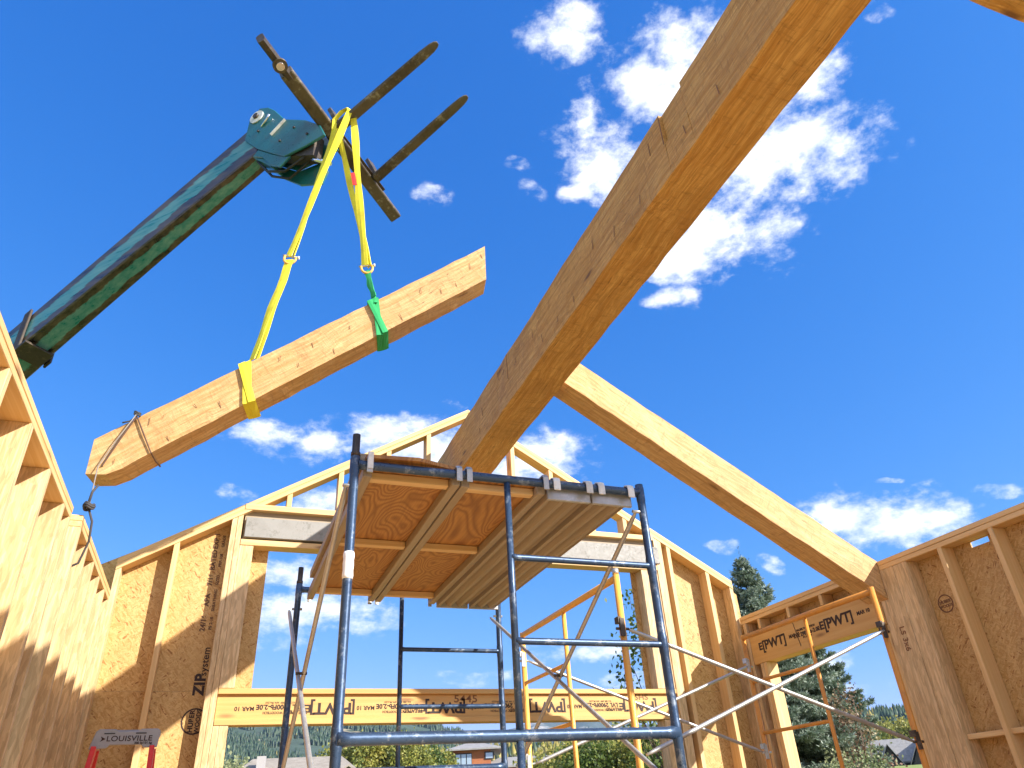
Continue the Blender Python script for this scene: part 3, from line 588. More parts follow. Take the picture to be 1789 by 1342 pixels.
# ================================================================== HEAVY TIMBERS
rb = thing('ridge_beam', (2.2, 2.4, 3.13), 'massive rough sawn ridge timber crossing overhead from top right to the gable peak, notched on its left side', 'beam')
xa, xb, za, zb = 2.03, 2.37, 3.13, 3.635
def ridge_seg(y0, y1, notch=False):
    n = max(1, int((y1 - y0) / .16)); rr = []
    for i in range(n + 1):
        y = y0 + (y1 - y0) * i / n
        rr.append([(xa, y, za), (xb, y, za), (xb, y, zb), (xa, y, zb)] if not notch else [(xa, y, za), (xb, y, za), (xb, y, zb), (xa + .02, y, zb - .004), (xa + .02, y, zb - .26), (xa, y, zb - .26)])
    return rr
Gy = (V((0, 1, 0)), V((1, 0, 0)), V((0, 0, 1)))
off = V((3.3, 7.1, 1.9)); m_ = MB()
for a, c, nt in ((-2.3, 2.125, False), (2.125, 2.365, True), (2.365, 7.7, False)): m_.loft(ridge_seg(a, c, nt), Gy, .009, True, off=off)
bev(m_.build('timber', 'timber', rb), .006)
MB().box(2.05, 2.35, -2.2, -1.9, FLOOR, 3.12, 'z').build('post', 'timber', rb)
MB().box(2.06, 2.34, 6.81, 6.93, 2.672, 3.12, 'z').build('post', 'stud_wood', rb)
ticks = MB()
for i in range(17):
    y = 1.2 + i * .3 + rnd.uniform(-.12, .12); z = rnd.choice((rnd.uniform(3.18, 3.26), rnd.uniform(3.36, 3.54))); l = rnd.uniform(.05, .11)
    ticks.beam((xa - .006, y, z), (xa - .006, y + rnd.uniform(-.02, .02), z + l), .006, .002, (1, 0, 0))
ticks.beam((xa - .004, 5.085, 3.36), (xa - .004, 5.10, 3.63), .006, .004, (1, 0, 0)); ticks.beam((xa - .003, 2.372, 3.385), (xa - .003, 2.368, 3.62), .008, .004, (1, 0, 0))
merge_into([o for o in rb.children if o.name.startswith('timber')][0], ticks.build('saw_nick', 'ink_brown'))

# seated rafter on the right: plumb cut ends, width .235 along y
def rafter_ring(x, top, bot, y0, y1): return [(x, y0, bot), (x, y1, bot), (x, y1, top), (x, y0, top)]
n = 26; rr = []
for i in range(n + 1):
    x = 2.372 + (5.415 - 2.372) * i / n; rr.append(rafter_ring(x, 4.947 - .594 * x, 4.61 - .594 * x, 4.746, 4.981))
rf = MB().loft(rr, basis((1, 0, -.594)), .008, True).build('rafter_beam', 'timber_pale'); bev(rf, .006)
rf['label'] = 'sunlit heavy timber rafter sloping down from the ridge beam to the right wall top'; rf['category'] = 'beam'
bj = MB().box(2.376, 5.35, .80, 1.03, 3.145, 3.40, 'x', 16, .008).build('cross_beam', 'timber'); bev(bj, .006)
bj['label'] = 'brown timber corner cut off by the top right edge of the picture'; bj['category'] = 'beam'
cp = MB().box(5.31, 5.43, .84, .99, 1.787, 3.38, 'z').build('timber_post', 'timber'); cp['label'] = 'short timber post on the right wall under the top right beam'; cp['category'] = 'post'

# hanging timber
HS_ = 1.17
L0 = V((-.951, 4.646, 2.165)) * HS_; R0 = V((1.494, 4.088, 3.92)) * HS_; HB = R0 - L0; W0 = V((.222, .975, 0)).normalized() * .185 * HS_
TH = .335 * HS_
rr = []; n = 30
for i in range(n + 1):
    t = 0 if i == 0 else (.048 if i == 1 else .048 + (i - 1) * (1 - .048) / (n - 1))
    top = L0 + HB * t; bz = max(top.z - TH, L0.z - .235 * HS_) ; bot = V((top.x, top.y, bz))
    rr.append([bot, bot + W0, top + W0, top])
hb = MB().loft(rr, basis(HB), .008, True, off=V((9, 2, 5))).build('hanging_timber', 'timber_pale'); bev(hb, .005)
hb['label'] = 'pale heavy timber hanging in mid air from yellow and green slings'; hb['category'] = 'beam'
ticks = MB(); Nn = HB.cross(V((0, 0, 1))).normalized(); Nn = Nn if Nn.y < 0 else -Nn
for t, dz in ((.06, .24), (.12, .05), (.17, .27), (.22, .12), (.28, .2), (.42, .08), (.47, .22), (.50, .1), (.56, .25), (.60, .12), (.74, .24), (.80, .1), (.86, .2), (.905, .22), (.95, .1), (.985, .06)):
    q = L0 + HB * t - V((0, 0, dz * HS_)) + Nn * .007; l = rnd.uniform(.03, .07)
    ticks.beam(q, q + V((rnd.uniform(-.0, .03), 0, -l)), .005, .002, Nn)
merge_into(hb, ticks.build('saw_nick', 'ink_brown'))
# ------------------------------------------------------------------ telehandler reaching over the wall
hh = V((.70, -.714, 0)).normalized(); nn = V((-.714, -.70, 0)).normalized(); PB = V((-.36, 4.75, 0)); TS = HS_ * 1.06
def PT(t, z, o=0.): return (PB + hh * t - nn * o + V((0, 0, z))) * TS
tl = thing('telehandler', (-3.9, 8.3, GZ), 'teal telehandler boom with rusty lifting forks, reaching in over the left wall from outside', 'telehandler')
def boom(name, t0, t1, grow, mat='boom_paint', n=14):
    m_ = MB(); ed = []; rings = []
    for i in range(n + 1):
        t = t0 + (t1 - t0) * i / n; zt = 5.53 + .504 * t + grow; zb_ = 5.062 + .462 * t - grow; w = .175 - .036 * t; a = -grow
        c = [(a, zb_), (w + grow, zb_), (w + grow, zt), (a, zt)]; ring_ = []
        for k in range(4):
            p_, q_ = c[k], c[(k + 1) % 4]
            for f in (.04, .22, .5, .78, .96):
                ring_.append(PT(t, p_[1] + (q_[1] - p_[1]) * f, p_[0] + (q_[0] - p_[0]) * f)); ed.append((1, .62, 0, .62, 1)[(.04, .22, .5, .78, .96).index(f)])
        rings.append(ring_)
    m_.loft(rings, (PT(-1, -.483, 0) .normalized(), V((0, 0, 1)), nn), .0)
    return m_.build(name, mat, tl, edge=ed)
boom('boom', .02, -2.62, 0.)
boom('outer_boom', -2.56, -5.4, .01)
cb = MB()
for f in (0, 1):
    o_ = -.03 if f == 0 else .275
    cb.plate([PT(-2.50, 4.30, o_), PT(-2.58, 4.26, o_), PT(-2.58, 3.84, o_), PT(-2.50, 3.88, o_)], -nn * .03)
cb.plate([PT(-2.42, 3.925, -.03), PT(-2.58, 3.85, -.03), PT(-2.58, 3.815, -.03), PT(-2.40, 3.895, -.03)], -nn * .34)
bev(cb.build('boom_collar', 'dark_steel', tl), .006)
MB().beam(PT(-5.2, 2.5, .15), PT(-5.2, (GZ - .1) / TS, .15), .5, .9, (hh.x, hh.y, 0)).build('boom_tower', 'dark_steel', tl)
# boom head: two cheek plates and a housing between
head = [(-.135, 5.30), (-.125, 5.56), (-.02, 5.67), (.085, 5.62), (.17, 5.53), (.31, 5.33), (.55, 5.18), (.72, 5.02), (.79, 4.86), (.60, 4.83), (.38, 4.82), (.24, 4.93), (.05, 5.09)]
m_ = MB().plate([PT(t, z, -.02) for t, z in head], -nn * .03); m_.plate([PT(t, z, .15) for t, z in head], -nn * .03)
bev(m_.build('boom_head', 'teal_paint', tl), .008)
under = [(.05, 5.085), (.24, 4.925), (.38, 4.815), (.62, 4.80), (.70, 4.66), (.65, 4.535), (.42, 4.63), (.22, 4.81), (.12, 4.95), (.0, 5.02)]
m_ = MB().plate([PT(t, z, .16) for t, z in under], -nn * .03); m_.plate([PT(t, z, -.015) for t, z in [(.05, 5.085), (.24, 4.925), (.38, 4.82), (.44, 4.80), (.34, 4.72), (.22, 4.81), (.12, 4.95), (.0, 5.02)]], -nn * .03)
m_.plate([PT(.0, 5.02, 0), PT(.22, 4.81, 0), PT(.24, 4.83, 0), (PT(.02, 5.05, 0))], -nn * .17)
bev(m_.build('head_bracket', 'teal_paint', tl), .008)
MB().plate([PT(t, z, .012) for t, z in ((.12, 5.40), (.5, 5.14), (.66, 5.0), (.66, 4.72), (.4, 4.84), (.05, 5.1))], -nn * .135).build('head_core', 'dark_steel', tl)
def disc(c, ax, r, th, mat, name, par, seg=24, r0=0):
    return MB().tube([V(c), V(c) + V(ax).normalized() * th], r, seg).build(name, mat, par)
disc(PT(-.03, 5.545, -.022), nn, .092, .012, 'white_paint', 'pivot_washer', tl); disc(PT(-.03, 5.545, -.034), nn, .034, .02, 'dark_steel', 'pivot_pin', tl)
for q_ in ((.02, 5.33), (.30, 5.05), (.44, 5.14), (.60, 4.97)): disc(PT(q_[0], q_[1], -.022), nn, .014, .012, 'dark_steel', 'bolt', tl, 8)
for k_, o_ in enumerate((.03, .09)): MB().tube([PT(.02, 5.0, o_), PT(.16, 4.80, o_), PT(.36, 4.70 - k_ * .03, o_), PT(.54, 4.76, o_), PT(.66, 4.92, o_)], .014, 8).build('hydraulic_hose', 'black', tl)
MB().beam(PT(.19, 5.18, -.03), PT(.33, 5.30, -.03), .012, .03, nn).build('keeper_plate', 'white_paint', tl)
MB().tube([PT(.05, 5.37, -.024), PT(.11, 5.42, -.035), PT(.15, 5.45, -.05)], .014, 10).build('grease_fitting', 'chrome', tl)
MB().tube([PT(.46, 4.88, .07), PT(.80, 4.60, .07)], .022, 14).build('cylinder_rod', 'chrome', tl)
MB().tube([PT(.10, 5.02, .07), PT(.48, 4.865, .07)], .04, 14).build('tilt_cylinder', 'dark_steel', tl)
# carriage
c1 = V((-.40, 3.86, 5.40)) * HS_; c2 = V((1.016, 5.43, 5.36)) * HS_; cd = (c2 - c1).normalized(); fd = V((.70, -.66, .40)).normalized()
fu = cd.cross(fd).normalized(); fu = fu if fu.z > 0 else -fu
cm = MB().beam(c1 + cd * .36, c2, .14, .13, fu, 6, .004, .012)
bev(cm.build('carriage_bar', 'rusty_steel', tl), .006)
MB().beam(c1 - cd * .02, c1 + cd * .42, .08, .14, fu, 2, 0, .02).build('carriage_end', 'dark_steel', tl)
mp_ = c1 + cd * .25; MB().tube([mp_ - fu * .06, mp_ - fu * .09], .07, 20).build('carriage_boss', 'rusty_steel', tl); MB().tube([mp_ - fu * .088, mp_ - fu * .102], .04, 16).build('boss_bolt', 'chrome', tl)
up_ = V((0, 0, 1)); bk = -fd
MB().beam(c1 + cd * .62 + up_ * .14 + bk * .03, c2 - cd * .25 + up_ * .14 + bk * .03, .06, .09, fu, 1, 0, .01).build('upper_rail', 'dark_steel', tl)
MB().beam(c1 + cd * 1.02 + up_ * -.02 + fd * .08, c1 + cd * 2.07 - fu * .01 + fd * .085, .035, .035, fu).build('fork_bar', 'dark_steel', tl)
for k, cc in enumerate((.62, .98, 1.15, 1.5)): MB().beam(c1 + cd * cc + bk * .0 - fu * .02, c1 + cd * (cc + .04) + up_ * .15 + bk * .06, .05, .12, cd).build('carriage_rib', 'dark_steel', tl)
def fork(h, t):
    h, t = V(h), V(t); d = (t - h).normalized(); s_ = cd - d * cd.dot(d); s_.normalize(); u_ = s_.cross(d); u_ = u_ if u_.z > 0 else -u_
    rings = []; L_ = (t - h).length
    for f, w, th in ((-.03, .115, .055), (.0, .125, .055), (.5, .125, .048), (.85, .12, .034), (.94, .105, .028), (.98, .08, .02), (1., .04, .014)):
        q = h + d * L_ * f
        rings.append([q + s_ * w / 2 * .8 - u_ * th / 2, q + s_ * w / 2, q + s_ * w / 2 * .8 + u_ * th / 2, q - s_ * w / 2 * .8 + u_ * th / 2, q - s_ * w / 2, q - s_ * w / 2 * .8 - u_ * th / 2])
    m_ = MB().loft(rings, (d, s_, u_)); 
    m_.beam(h - d * .005 - u_ * .03, h - d * .005 + u_ * .34, .1, .045, d)
    return bev(m_.build('fork', 'rusty_steel', tl), .004)
fork(V((.315, 4.47, 5.36)) * HS_, V((1.0, 3.702, 5.8)) * HS_); fork(V((.745, 4.95, 5.36)) * HS_, V((1.405, 4.136, 5.8)) * HS_)

# ------------------------------------------------------------------ slings
HK = V((.315, 4.408, 5.355)) * HS_
Nn = HB.cross(V((0, 0, 1))).normalized(); Nn = Nn if Nn.y < 0 else -Nn
HU = HB.normalized()
def wrap(m_, ta, tb, w, off=.012):
    a = L0 + HB * ta; c = L0 + HB * tb; dz = V((0, 0, TH + off)); o = Nn * off
    P1 = a + o + V((0, 0, off)); P2 = c + o - dz; P3 = c + W0 - o - dz; P4 = a + W0 - o + V((0, 0, off))
    m_.ribbon([P1, (P1 + P2) / 2 + Nn * .004, P2, (P2 + P3) / 2, P3, P4, (P4 + P1) / 2 + V((0, 0, .006)), P1], HU, w, .006)
def leg(m_, p, q, w, side, tw=0, th=.007):
    p, q = V(p), V(q); pts = []; ws = []; sd_ = []
    n = 10
    for i in range(n + 1):
        f = i / n; pts.append(p + (q - p) * f + V(side) * math.sin(f * 9) * .004); ws.append(w * (.75 + .3 * math.sin(f * 7 + tw) ** 2)); a = tw + f * 2.2
        d = (q - p).normalized(); s1 = V(side).normalized(); s2 = d.cross(s1); sd_.append(s1 * math.cos(a * .25) + s2 * math.sin(a * .25))
    m_.ribbon(pts, sd_, ws, th)
HS = V((.95, -.2, 0)).normalized()
def shackle(c, par_label, d):
    o = thing('shackle', c, par_label, 'shackle', 'shackles joining the slings')
    d = V(d).normalized(); s_ = (HS - d * HS.dot(d)).normalized(); c = V(c); pts = []
    for i in range(15):
        a = -math.pi * .62 + i * (math.pi * 1.24) / 14 + 0
        pts.append(c + s_ * math.sin(a) * .05 + d * (math.cos(a) * .062))
    MB().tube(pts, .011, 8).build('bow', 'yellow_paint', o)
    e0, e1 = pts[0], pts[-1]; x = (e1 - e0).normalized(); MB().tube([e0 - x * .022, e1 + x * .022], .0085, 8).build('pin', 'galvanised', o)
    MB().tube([e1 + x * .015, e1 + x * .03], .015, 8).build('nut', 'white_paint', o)
    return o
attL = L0 + HB * .345; attR = L0 + HB * .662
SL = HK + (attL - HK) * .625; SR = HK + (attR - HK) * .83
def sling(name, lab, att, S, hx):
    o = thing(name, S, lab, 'sling', 'lifting slings'); m_ = MB(); ca = HK + hx
    top = ca + V((0, 0, .10)) + fd * .0
    leg(m_, ca + fd * .11 + V((0, 0, .05)), S + HS * -.02, .075, HS, .3); leg(m_, ca - fd * .07 + V((0, 0, -.08)), S + HS * .022, .07, HS, 2.)
    m_.ribbon([ca + fd * .11 + V((0, 0, .05)), ca + fd * .085 + V((0, 0, .11)), ca + V((0, 0, .125)), ca - fd * .085 + V((0, 0, .08)), ca - fd * .08 - V((0, 0, .08))], HS, .045, .008)
    m_.build('strap', 'yellow_sling', o); return o
s1 = sling('lifting_sling', 'yellow strap from the forks to the left shackle, leaning left', attL, SL, cd * -.012)
s2 = sling('lifting_sling', 'yellow strap from the forks down to the shackle above the green sling', attR, SR, cd * .055)
tg = MB().ribbon([HK + (attR - HK) * .33 + HS * .02 + Nn * .012, HK + (attR - HK) * .40 + HS * .02 + Nn * .012], HS, .04, .004).build('sling_tag', 'red_fibreglass', s2)
shackle(SL - (attL - HK).normalized() * -.02, 'yellow shackle at the left, joining two yellow slings', attL - HK); shackle(SR + V((0, 0, -.02)), 'yellow shackle joining the yellow strap to the green sling', attR - HK)
o = thing('lifting_sling', attL, 'yellow sling choked round the hanging timber near its middle', 'sling', 'lifting slings'); m_ = MB()
leg(m_, SL + (attL - HK) * .012, attL + V((0, 0, .02)) - HU * .0, .075, HS, 1.2); leg(m_, SL + (attL - HK) * .015 + HS * .01, attL + W0 * .5 + V((0, 0, .02)), .05, HS, .2)
wrap(m_, .335, .352, .065); wrap(m_, .322, .364, .055, .02); m_.build('strap', 'yellow_sling', o)
o = thing('lifting_sling', attR, 'green sling choked round the upper right part of the hanging timber', 'sling', 'lifting slings'); m_ = MB()
leg(m_, SR - V((0, 0, .055)), attR + V((0, 0, .05)), .055, HS, 1.); wrap(m_, .668, .686, .055); wrap(m_, .652, .702, .05, .02)
m_.ribbon([SR - V((0, 0, .055)) + HS * .012, attR + V((.015, 0, .03)), attR + HU * .03 + Nn * .03 - V((0, 0, .05))], HS, .028, .006); m_.build('strap', 'green_sling', o)
# lashing + tag line
kn = L0 + HB * .088 + V((0, 0, .012)) + Nn * .012
o = thing('rope_lashing', kn, 'thin brown cord lashed round the low left end of the hanging timber', 'rope'); m_ = MB()
for tb, tf in ((.036, .035), (.142, .14)):
    c = L0 + HB * tb - V((0, 0, min(TH, .35) if tb > .05 else .245 * HS_)) + Nn * .01; a0 = kn
    bz = V((0, 0, -(TH + .01) if tb > .05 else -.245 * HS_))
    q = L0 + HB * tb + bz
    m_.ribbon([kn, (kn + q + Nn * .01) / 2 + Nn * .006, q + Nn * .01, q + W0 * .5 - V((0, 0, .008)), q + W0 - Nn * .01, kn + W0], HU, .010, .006)
m_.build('cord', 'strap_brown', o)
m_ = MB()
for k in range(3): m_.tube([kn + V((0, 0, .02)) + V((math.cos(a * .7 + k), math.sin(a * .7 + k) * .5, math.sin(a * .7) * .8)) * .022 for a in range(8)], .006, 6)
m_.tube([kn, kn - HU * .05 - V((0, 0, .015)), kn - HU * .10 - V((0, 0, .01)) + Nn * .02], .006, 6); m_.build('knot', 'rope_dark', o)
wt_ = V((-.965, 5.10, 1.80)); o = thing('tag_line', wt_, 'grey tag rope running from the timber end down to the left wall plate', 'rope')
pts = [kn + Nn * .02]; e1 = L0 + HB * .03 - V((0, 0, .25 * HS_)) + Nn * .03; pts += [kn + (e1 - kn) * .5 + Nn * .02, e1]
e2 = wt_ + V((.02, -.12, .04))
for i in range(1, 9): f = i / 8; pts.append(e1 + (e2 - e1) * f - V((0, 0, math.sin(f * math.pi) * .02)))
MB().tube(pts, .0042, 6).build('line', 'rope', o)
m_ = MB(); c = e2
for k, rr_ in ((0, .028), (.012, .032), (.024, .027)): m_.tube([c + V((math.cos(a) * rr_, math.sin(a) * rr_, k + .01 * math.sin(a * 2))) for a in [i * .5 for i in range(14)]], .007, 6)
m_.tube([c + V((-.01, 0, .0)), c + V((.0, -.02, .10)), c + V((.02, .0, .16))], .008, 6); m_.tube([c, c + V((.035, .02, -.08)), c + V((.04, .05, -.20)), c + V((.0, .12, -.32)), c + V((-.05, .10, -.36))], .007, 6)
m_.build('knot', 'rope_dark', o)

# ================================================================== BLUE SCAFFOLD
bs = thing('scaffold_tower', (1.2, 4.27, FLOOR), 'blue steel frame scaffold tower carrying the wooden work platform, middle of the room', 'scaffold', 'scaffold towers')
def frame(Y, xl, xi, xr, ztop, low, seg=16):
    m_ = MB()
    m_.tube([(xl + .015, Y, ztop), (xl + .04, Y, ztop), (xr - .05, Y, ztop), (xr - .015, Y, ztop)], [.0245, .0215, .0215, .026], seg)
    f = m_.build('end_frame', 'blue_steel', bs)
    def tb(name, pts, r): MB().tube(pts, r, seg).build(name, 'blue_steel', f)
    def post(x, y, z0, z1, zs, r):
        pts = [z0]; rr_ = [r]
        for z in sorted(zs): pts += [z - .045, z - .035, z + .035, z + .045]; rr_ += [r, r + .0022, r + .0022, r]
        tb('post', [(x, y, z) for z in pts + [z1]], rr_ + [r])
    post(xl, Y, FLOOR + .02, ztop + .05, (ztop - .01, low), .0215); post(xr, Y, FLOOR + .02, ztop + .045, (ztop - .01, low, ztop - .4, ztop - .785), .0215)
    tb('inner_post', [(xi, Y, ztop - .02), (xi, Y, low + .02)], .0165)
    for z in (ztop - .40, ztop - .785): tb('rung', [(xi, Y, z), (xi + .03, Y, z), (xr - .03, Y, z), (xr, Y, z)], [.019, .0155, .0155, .019])
    tb('lower_bar', [(xl, Y, low), (xl + .05, Y, low), (xr - .06, Y, low), (xr, Y, low)], [.034, .0245, .0245, .032])
    for x in (xi, xr):   # second tier below
        if x == xi: tb('inner_post', [(xi, Y, low - .02), (xi, Y, FLOOR + .3)], .0165)
    tb('lower_bar', [(xl, Y, FLOOR + .3), (xr, Y, FLOOR + .3)], .0215)
    pn = MB(); pn.tube([(xl, Y, ztop + .04), (xl, Y, ztop + .06), (xl, Y, ztop + .065), (xl, Y, ztop + .155)], [.0225, .0225, .0185, .0185], seg); pn.build('coupling_pin', 'dark_steel', f)
    return f
fA = frame(3.14, .45, 1.212, 1.977, 1.47, .30); fB = frame(5.40, .435, 1.19, 1.955, 1.50, .32)
MB().tube([(.435, 5.4, 1.60), (.435, 5.4, 1.66)], .0185, 12).build('coupling_pin', 'dark_steel', fB)
tp = MB(); tp.tube([(.45, 3.14, z) for z in (.925, .94, .965, .99, 1.01, 1.03, 1.045)], [.0225, .0245, .0228, .0245, .023, .0255, .0228], 14); tp.build('white_tape', 'tape', fA)
def brace(par, p, q, r=.0125, mat='galvanised', off=(0, 0, 0)):
    p, q = V(p) + V(off), V(q) + V(off); d = (q - p).normalized(); pts = [p, p + d * .045, p + d * .09, q - d * .09, q - d * .045, q]
    m_ = MB().tube(pts, [.006, .011, r, r, .011, .006], 10)
    return m_.build('cross_brace', mat, par)
for xx, sg in ((.45, -1), (1.965, 1)):
    o_ = -.035 if sg < 0 else -.03
    brace(bs, (xx + o_, 3.14, 1.36), (xx + o_, 5.4, .12)); brace(bs, (xx + o_ - .03, 3.14, .10), (xx + o_ - .03, 5.45, 1.36))
    for y, z in ((3.14, 1.36), (3.14, .10), (5.4, .12), (5.4, 1.36)): MB().tube([(xx - .05, y, z), (xx + .02, y, z)], .009, 8).build('brace_stud', 'galvanised', bs)
    MB().tube([(xx + o_ + .015, 4.27, .735), (xx + o_ - .045, 4.27, .735)], .008, 8).build('brace_pivot', 'dark_steel', bs)

# ---- decks on the bars
def deck_ply(label, x0, x1, y0, y1, mats, zp=1.478):
    w = thing('scaffold_deck', ((x0 + x1) / 2, 4.27, zp), label, 'scaffold deck', 'decks on the blue scaffold')
    MB().box(x0 + .004, x1 - .004, y0, y1, zp, zp + .016, 'y').build('plywood_panel', mats, w)
    for xx in (x0, x1 - .042): bev(MB().box(xx, xx + .042, y0 - .02, y1 + .05, zp - .052, zp - .002, 'y', 10, .002).build('side_rail', 'plank_grey', w), .003)
    for yy in (y0 + .03, 4.17, y1 - .10): bev(MB().box(x0 + .044, x1 - .044, yy, yy + .045, zp - .040, zp - .002, 'x').build('cross_batten', 'stud_wood', w), .003)
    for xx in (x0 + .021, x1 - .021):
        for yc, sgn in ((3.14, 1), (5.40, -1)):
            MB().ribbon([(xx, yc - sgn * .033, zp - .055), (xx, yc - sgn * .033, zp + .01), (xx, yc - sgn * .02, zp + .026), (xx, yc + sgn * .036, zp + .026)], V((1, 0, 0)), .028, .006).build('end_hook', 'galvanised', w)
    return w
deck_ply('left plywood scaffold deck with swirling wood grain, beside the left blue post', .495, .975, 3.19, 5.33, 'plywood')
deck_ply('middle plywood scaffold deck, orange brown underside, left of the ribbed decks', .985, 1.435, 3.20, 5.33, 'plywood')
def deck_rib(label, x0, x1):
    w = thing('scaffold_deck', ((x0 + x1) / 2, 4.27, 1.47), label, 'scaffold deck', 'decks on the blue scaffold'); y0, y1, zp = 3.19, 5.34, 1.452; n = 3; wd = (x1 - x0) / n
    prof = []
    for k in range(n):
        a = x0 + k * wd; prof += [(a + .004, zp - .045), (a + .028, zp - .045), (a + .040, zp - .012), (a + wd * .55, zp - .006), (a + wd - .02, zp - .012), (a + wd - .008, zp - .03)]
    prof = prof + [(x1, zp + .02), (x0, zp + .02)]
    MB().loft([[(x, y, z) for x, z in prof] for y in (y0, 3.9, 4.6, y1)], Gy, .0008).build('ribbed_panel', 'plank_grey', w)
    ec = MB(); ec.box(x0, x1, y0 - .022, y0 - .002, zp - .055, zp + .022, 'x'); bev(ec.build('end_channel', 'galvanised', w)); bev(MB().box(x0, x1, y1 + .002, y1 + .022, zp - .055, zp + .022, 'x').build('end_channel', 'galvanised', w))
    for xx in (x0 + .03, x1 - .03):
        for yc in (3.14, 5.40):
            hk = MB(); pts = [(xx, yc + (.05 if yc < 4 else -.05), 1.445), (xx, yc + (.045 if yc < 4 else -.045), 1.50), (xx, yc + (.02 if yc < 4 else -.02), 1.525), (xx, yc, 1.53), (xx, yc - (.025 if yc < 4 else -.025), 1.52), (xx, yc - (.032 if yc < 4 else -.032), 1.50), (xx, yc - (.032 if yc < 4 else -.032), 1.455)]
            hk.ribbon([V(p) + V((0, 0, -.028 if yc < 4 else 0)) for p in pts], V((1, 0, 0)), .036, .006)
            hk.build('end_hook', 'white_paint', w)
    return w
deck_rib('first ribbed scaffold deck, next to the plywood decks', 1.445, 1.69)
deck_rib('second ribbed scaffold deck, at the right edge of the platform', 1.70, 1.935)
o = MB().plate([(.50, 3.12, 1.502), (.50, 4.6, 1.502), (.93, 4.6, 1.502), (.95, 3.16, 1.502), (.75, 3.10, 1.502)], (0, 0, .018), Gy).build('plywood_sheet', 'plywood'); o['label'] = 'loose plywood offcut with ragged front edge lying on the left of the platform'; o['category'] = 'plywood'
o = MB().box(.475, .512, 3.17, 5.1, 1.50, 1.545, 'y', 6, .002).build('wood_board', 'plank_grey'); o['label'] = 'board on edge along the left side of the scaffold platform'; o['category'] = 'board'
MB().box(.505, .53, 3.098, 3.115, 1.44, 1.525, 'z').build('edge_clip', 'white_paint', [q for q in bpy.data.objects if q.name == 'scaffold_deck'][0])

# ================================================================== YELLOW SCAFFOLD
ys = thing('scaffold_tower', (3.4, 5.0, FLOOR), 'yellow painted frame scaffold tower standing in front of the right window opening', 'scaffold', 'scaffold towers')
def yframe(Xn, Xf, yn, yi, yf, zt, near, low, rungs):
    seg = 12; lx = lambda y: Xn + (Xf - Xn) * (y - yn) / (yf - yn)
    m_ = MB(); m_.tube([(Xn, yn + .01, zt), (Xf, yf - .01, zt)], .0225, seg)
    f = m_.build('end_frame', 'yellow_paint' if near else 'pole_orange', ys); mt = 'yellow_paint' if near else 'pole_orange'
    def tb(name, pts, r): MB().tube(pts, r, seg).build(name, mt, f)
    tb('post', [(Xn, yn, FLOOR + .02), (Xn, yn, zt + .03)], .0215); tb('post', [(Xf, yf, FLOOR + .02), (Xf, yf, zt + .02)], .0215); tb('inner_post', [(lx(yi), yi, zt), (lx(yi), yi, FLOOR + .35)], .0165)
    for z in rungs: tb('rung', [(lx(yi), yi, z), (Xf, yf, z)], .0145)
    tb('lower_bar', [(Xn, yn, low), (Xf, yf, low)], .0215)
    return f
yA = yframe(2.345, 2.33, 4.17, 5.02, 5.86, 1.325, True, FLOOR + .45, (.945, .55, .15)); yB = yframe(4.52, 4.5, 4.17, 4.93, 5.77, 1.335, False, FLOOR + .45, (.945, .53, .12))
MB().tube([(2.345, 4.17, 1.345), (2.345, 4.17, 1.385)], .0215, 12).build('coupling_pin', 'galvanised', yA)
brace(ys, (2.38, 4.17, 1.0), (4.49, 4.17, .31), .0135); brace(ys, (2.38, 4.14, .28), (4.49, 4.14, 1.04), .0135); brace(ys, (2.37, 5.86, 1.12), (4.47, 5.77, .38), .0135); brace(ys, (2.37, 5.83, .36), (4.47, 5.74, 1.08), .0135)
for x, y, z in ((2.345, 4.17, 1.0), (2.33, 5.86, 1.12), (2.33, 5.86, .36), (4.5, 5.77, .38), (4.5, 5.77, 1.08), (4.52, 4.17, .31), (4.52, 4.17, 1.04)):
    m_ = MB(); m_.box(x - .03 if x < 3 else x - .035, x + .0 if x < 3 else x - .01, y - .035, y - .018, z - .05, z + .06, 'z'); m_.tube([(x - .045, y, z), (x + .045, y, z)], .009, 8); m_.box(x - .04, x - .02, y - .03, y + .02, z + .03, z + .07, 'z'); m_.build('brace_lock', 'galvanised' if y > 5 else 'dark_steel', ys)

# ------------------------------------------------------------------ step ladder
ld = thing('step_ladder', (-.5, 5.45, FLOOR), 'red step ladder with a grey top cap in front of the left gable bay', 'ladder')
yl = 5.42; m_ = MB(); prof = [(-.695, .492), (-.60, .498), (-.585, .515), (-.41, .515), (-.395, .498), (-.318, .498), (-.312, .592), (-.33, .603), (-.42, .603), (-.44, .59), (-.545, .59), (-.565, .603), (-.655, .603), (-.672, .59)]
m_.plate([(x, yl, z) for x, z in prof], (0, .02, 0)); m_.plate([(x * .98 - .01, yl + .02, z) for x, z in [(-.67, .57), (-.315, .57), (-.315, .60), (-.66, .60)]], (0, .16, 0))
cap = bev(m_.build('top_cap', 'grey_plastic', ld), .004)
for x in (-.595, -.42): MB().box(x - .03, x + .03, yl - .002, yl + .001, .575, .581, 'x').build('cap_slot', 'black', cap)
join_text([text('LOUISVILLE', 'stamp', 'ink', None, (-.48, yl - .001, .548), (1, 0, 0), (0, 0, 1), .042, .0005, 1.15), text('300 lb/136 kg', 'stamp', 'ink', None, (-.40, yl - .001, .523), (1, 0, 0), (0, 0, 1), .017, .0006)], 'printed_lettering', cap)
MB().plate([(-.64, yl - .0015, .563), (-.612, yl - .0015, .548), (-.64, yl - .0015, .533), (-.632, yl - .0015, .548)], (0, .001, 0)).build('arrow_mark', 'ink', cap)
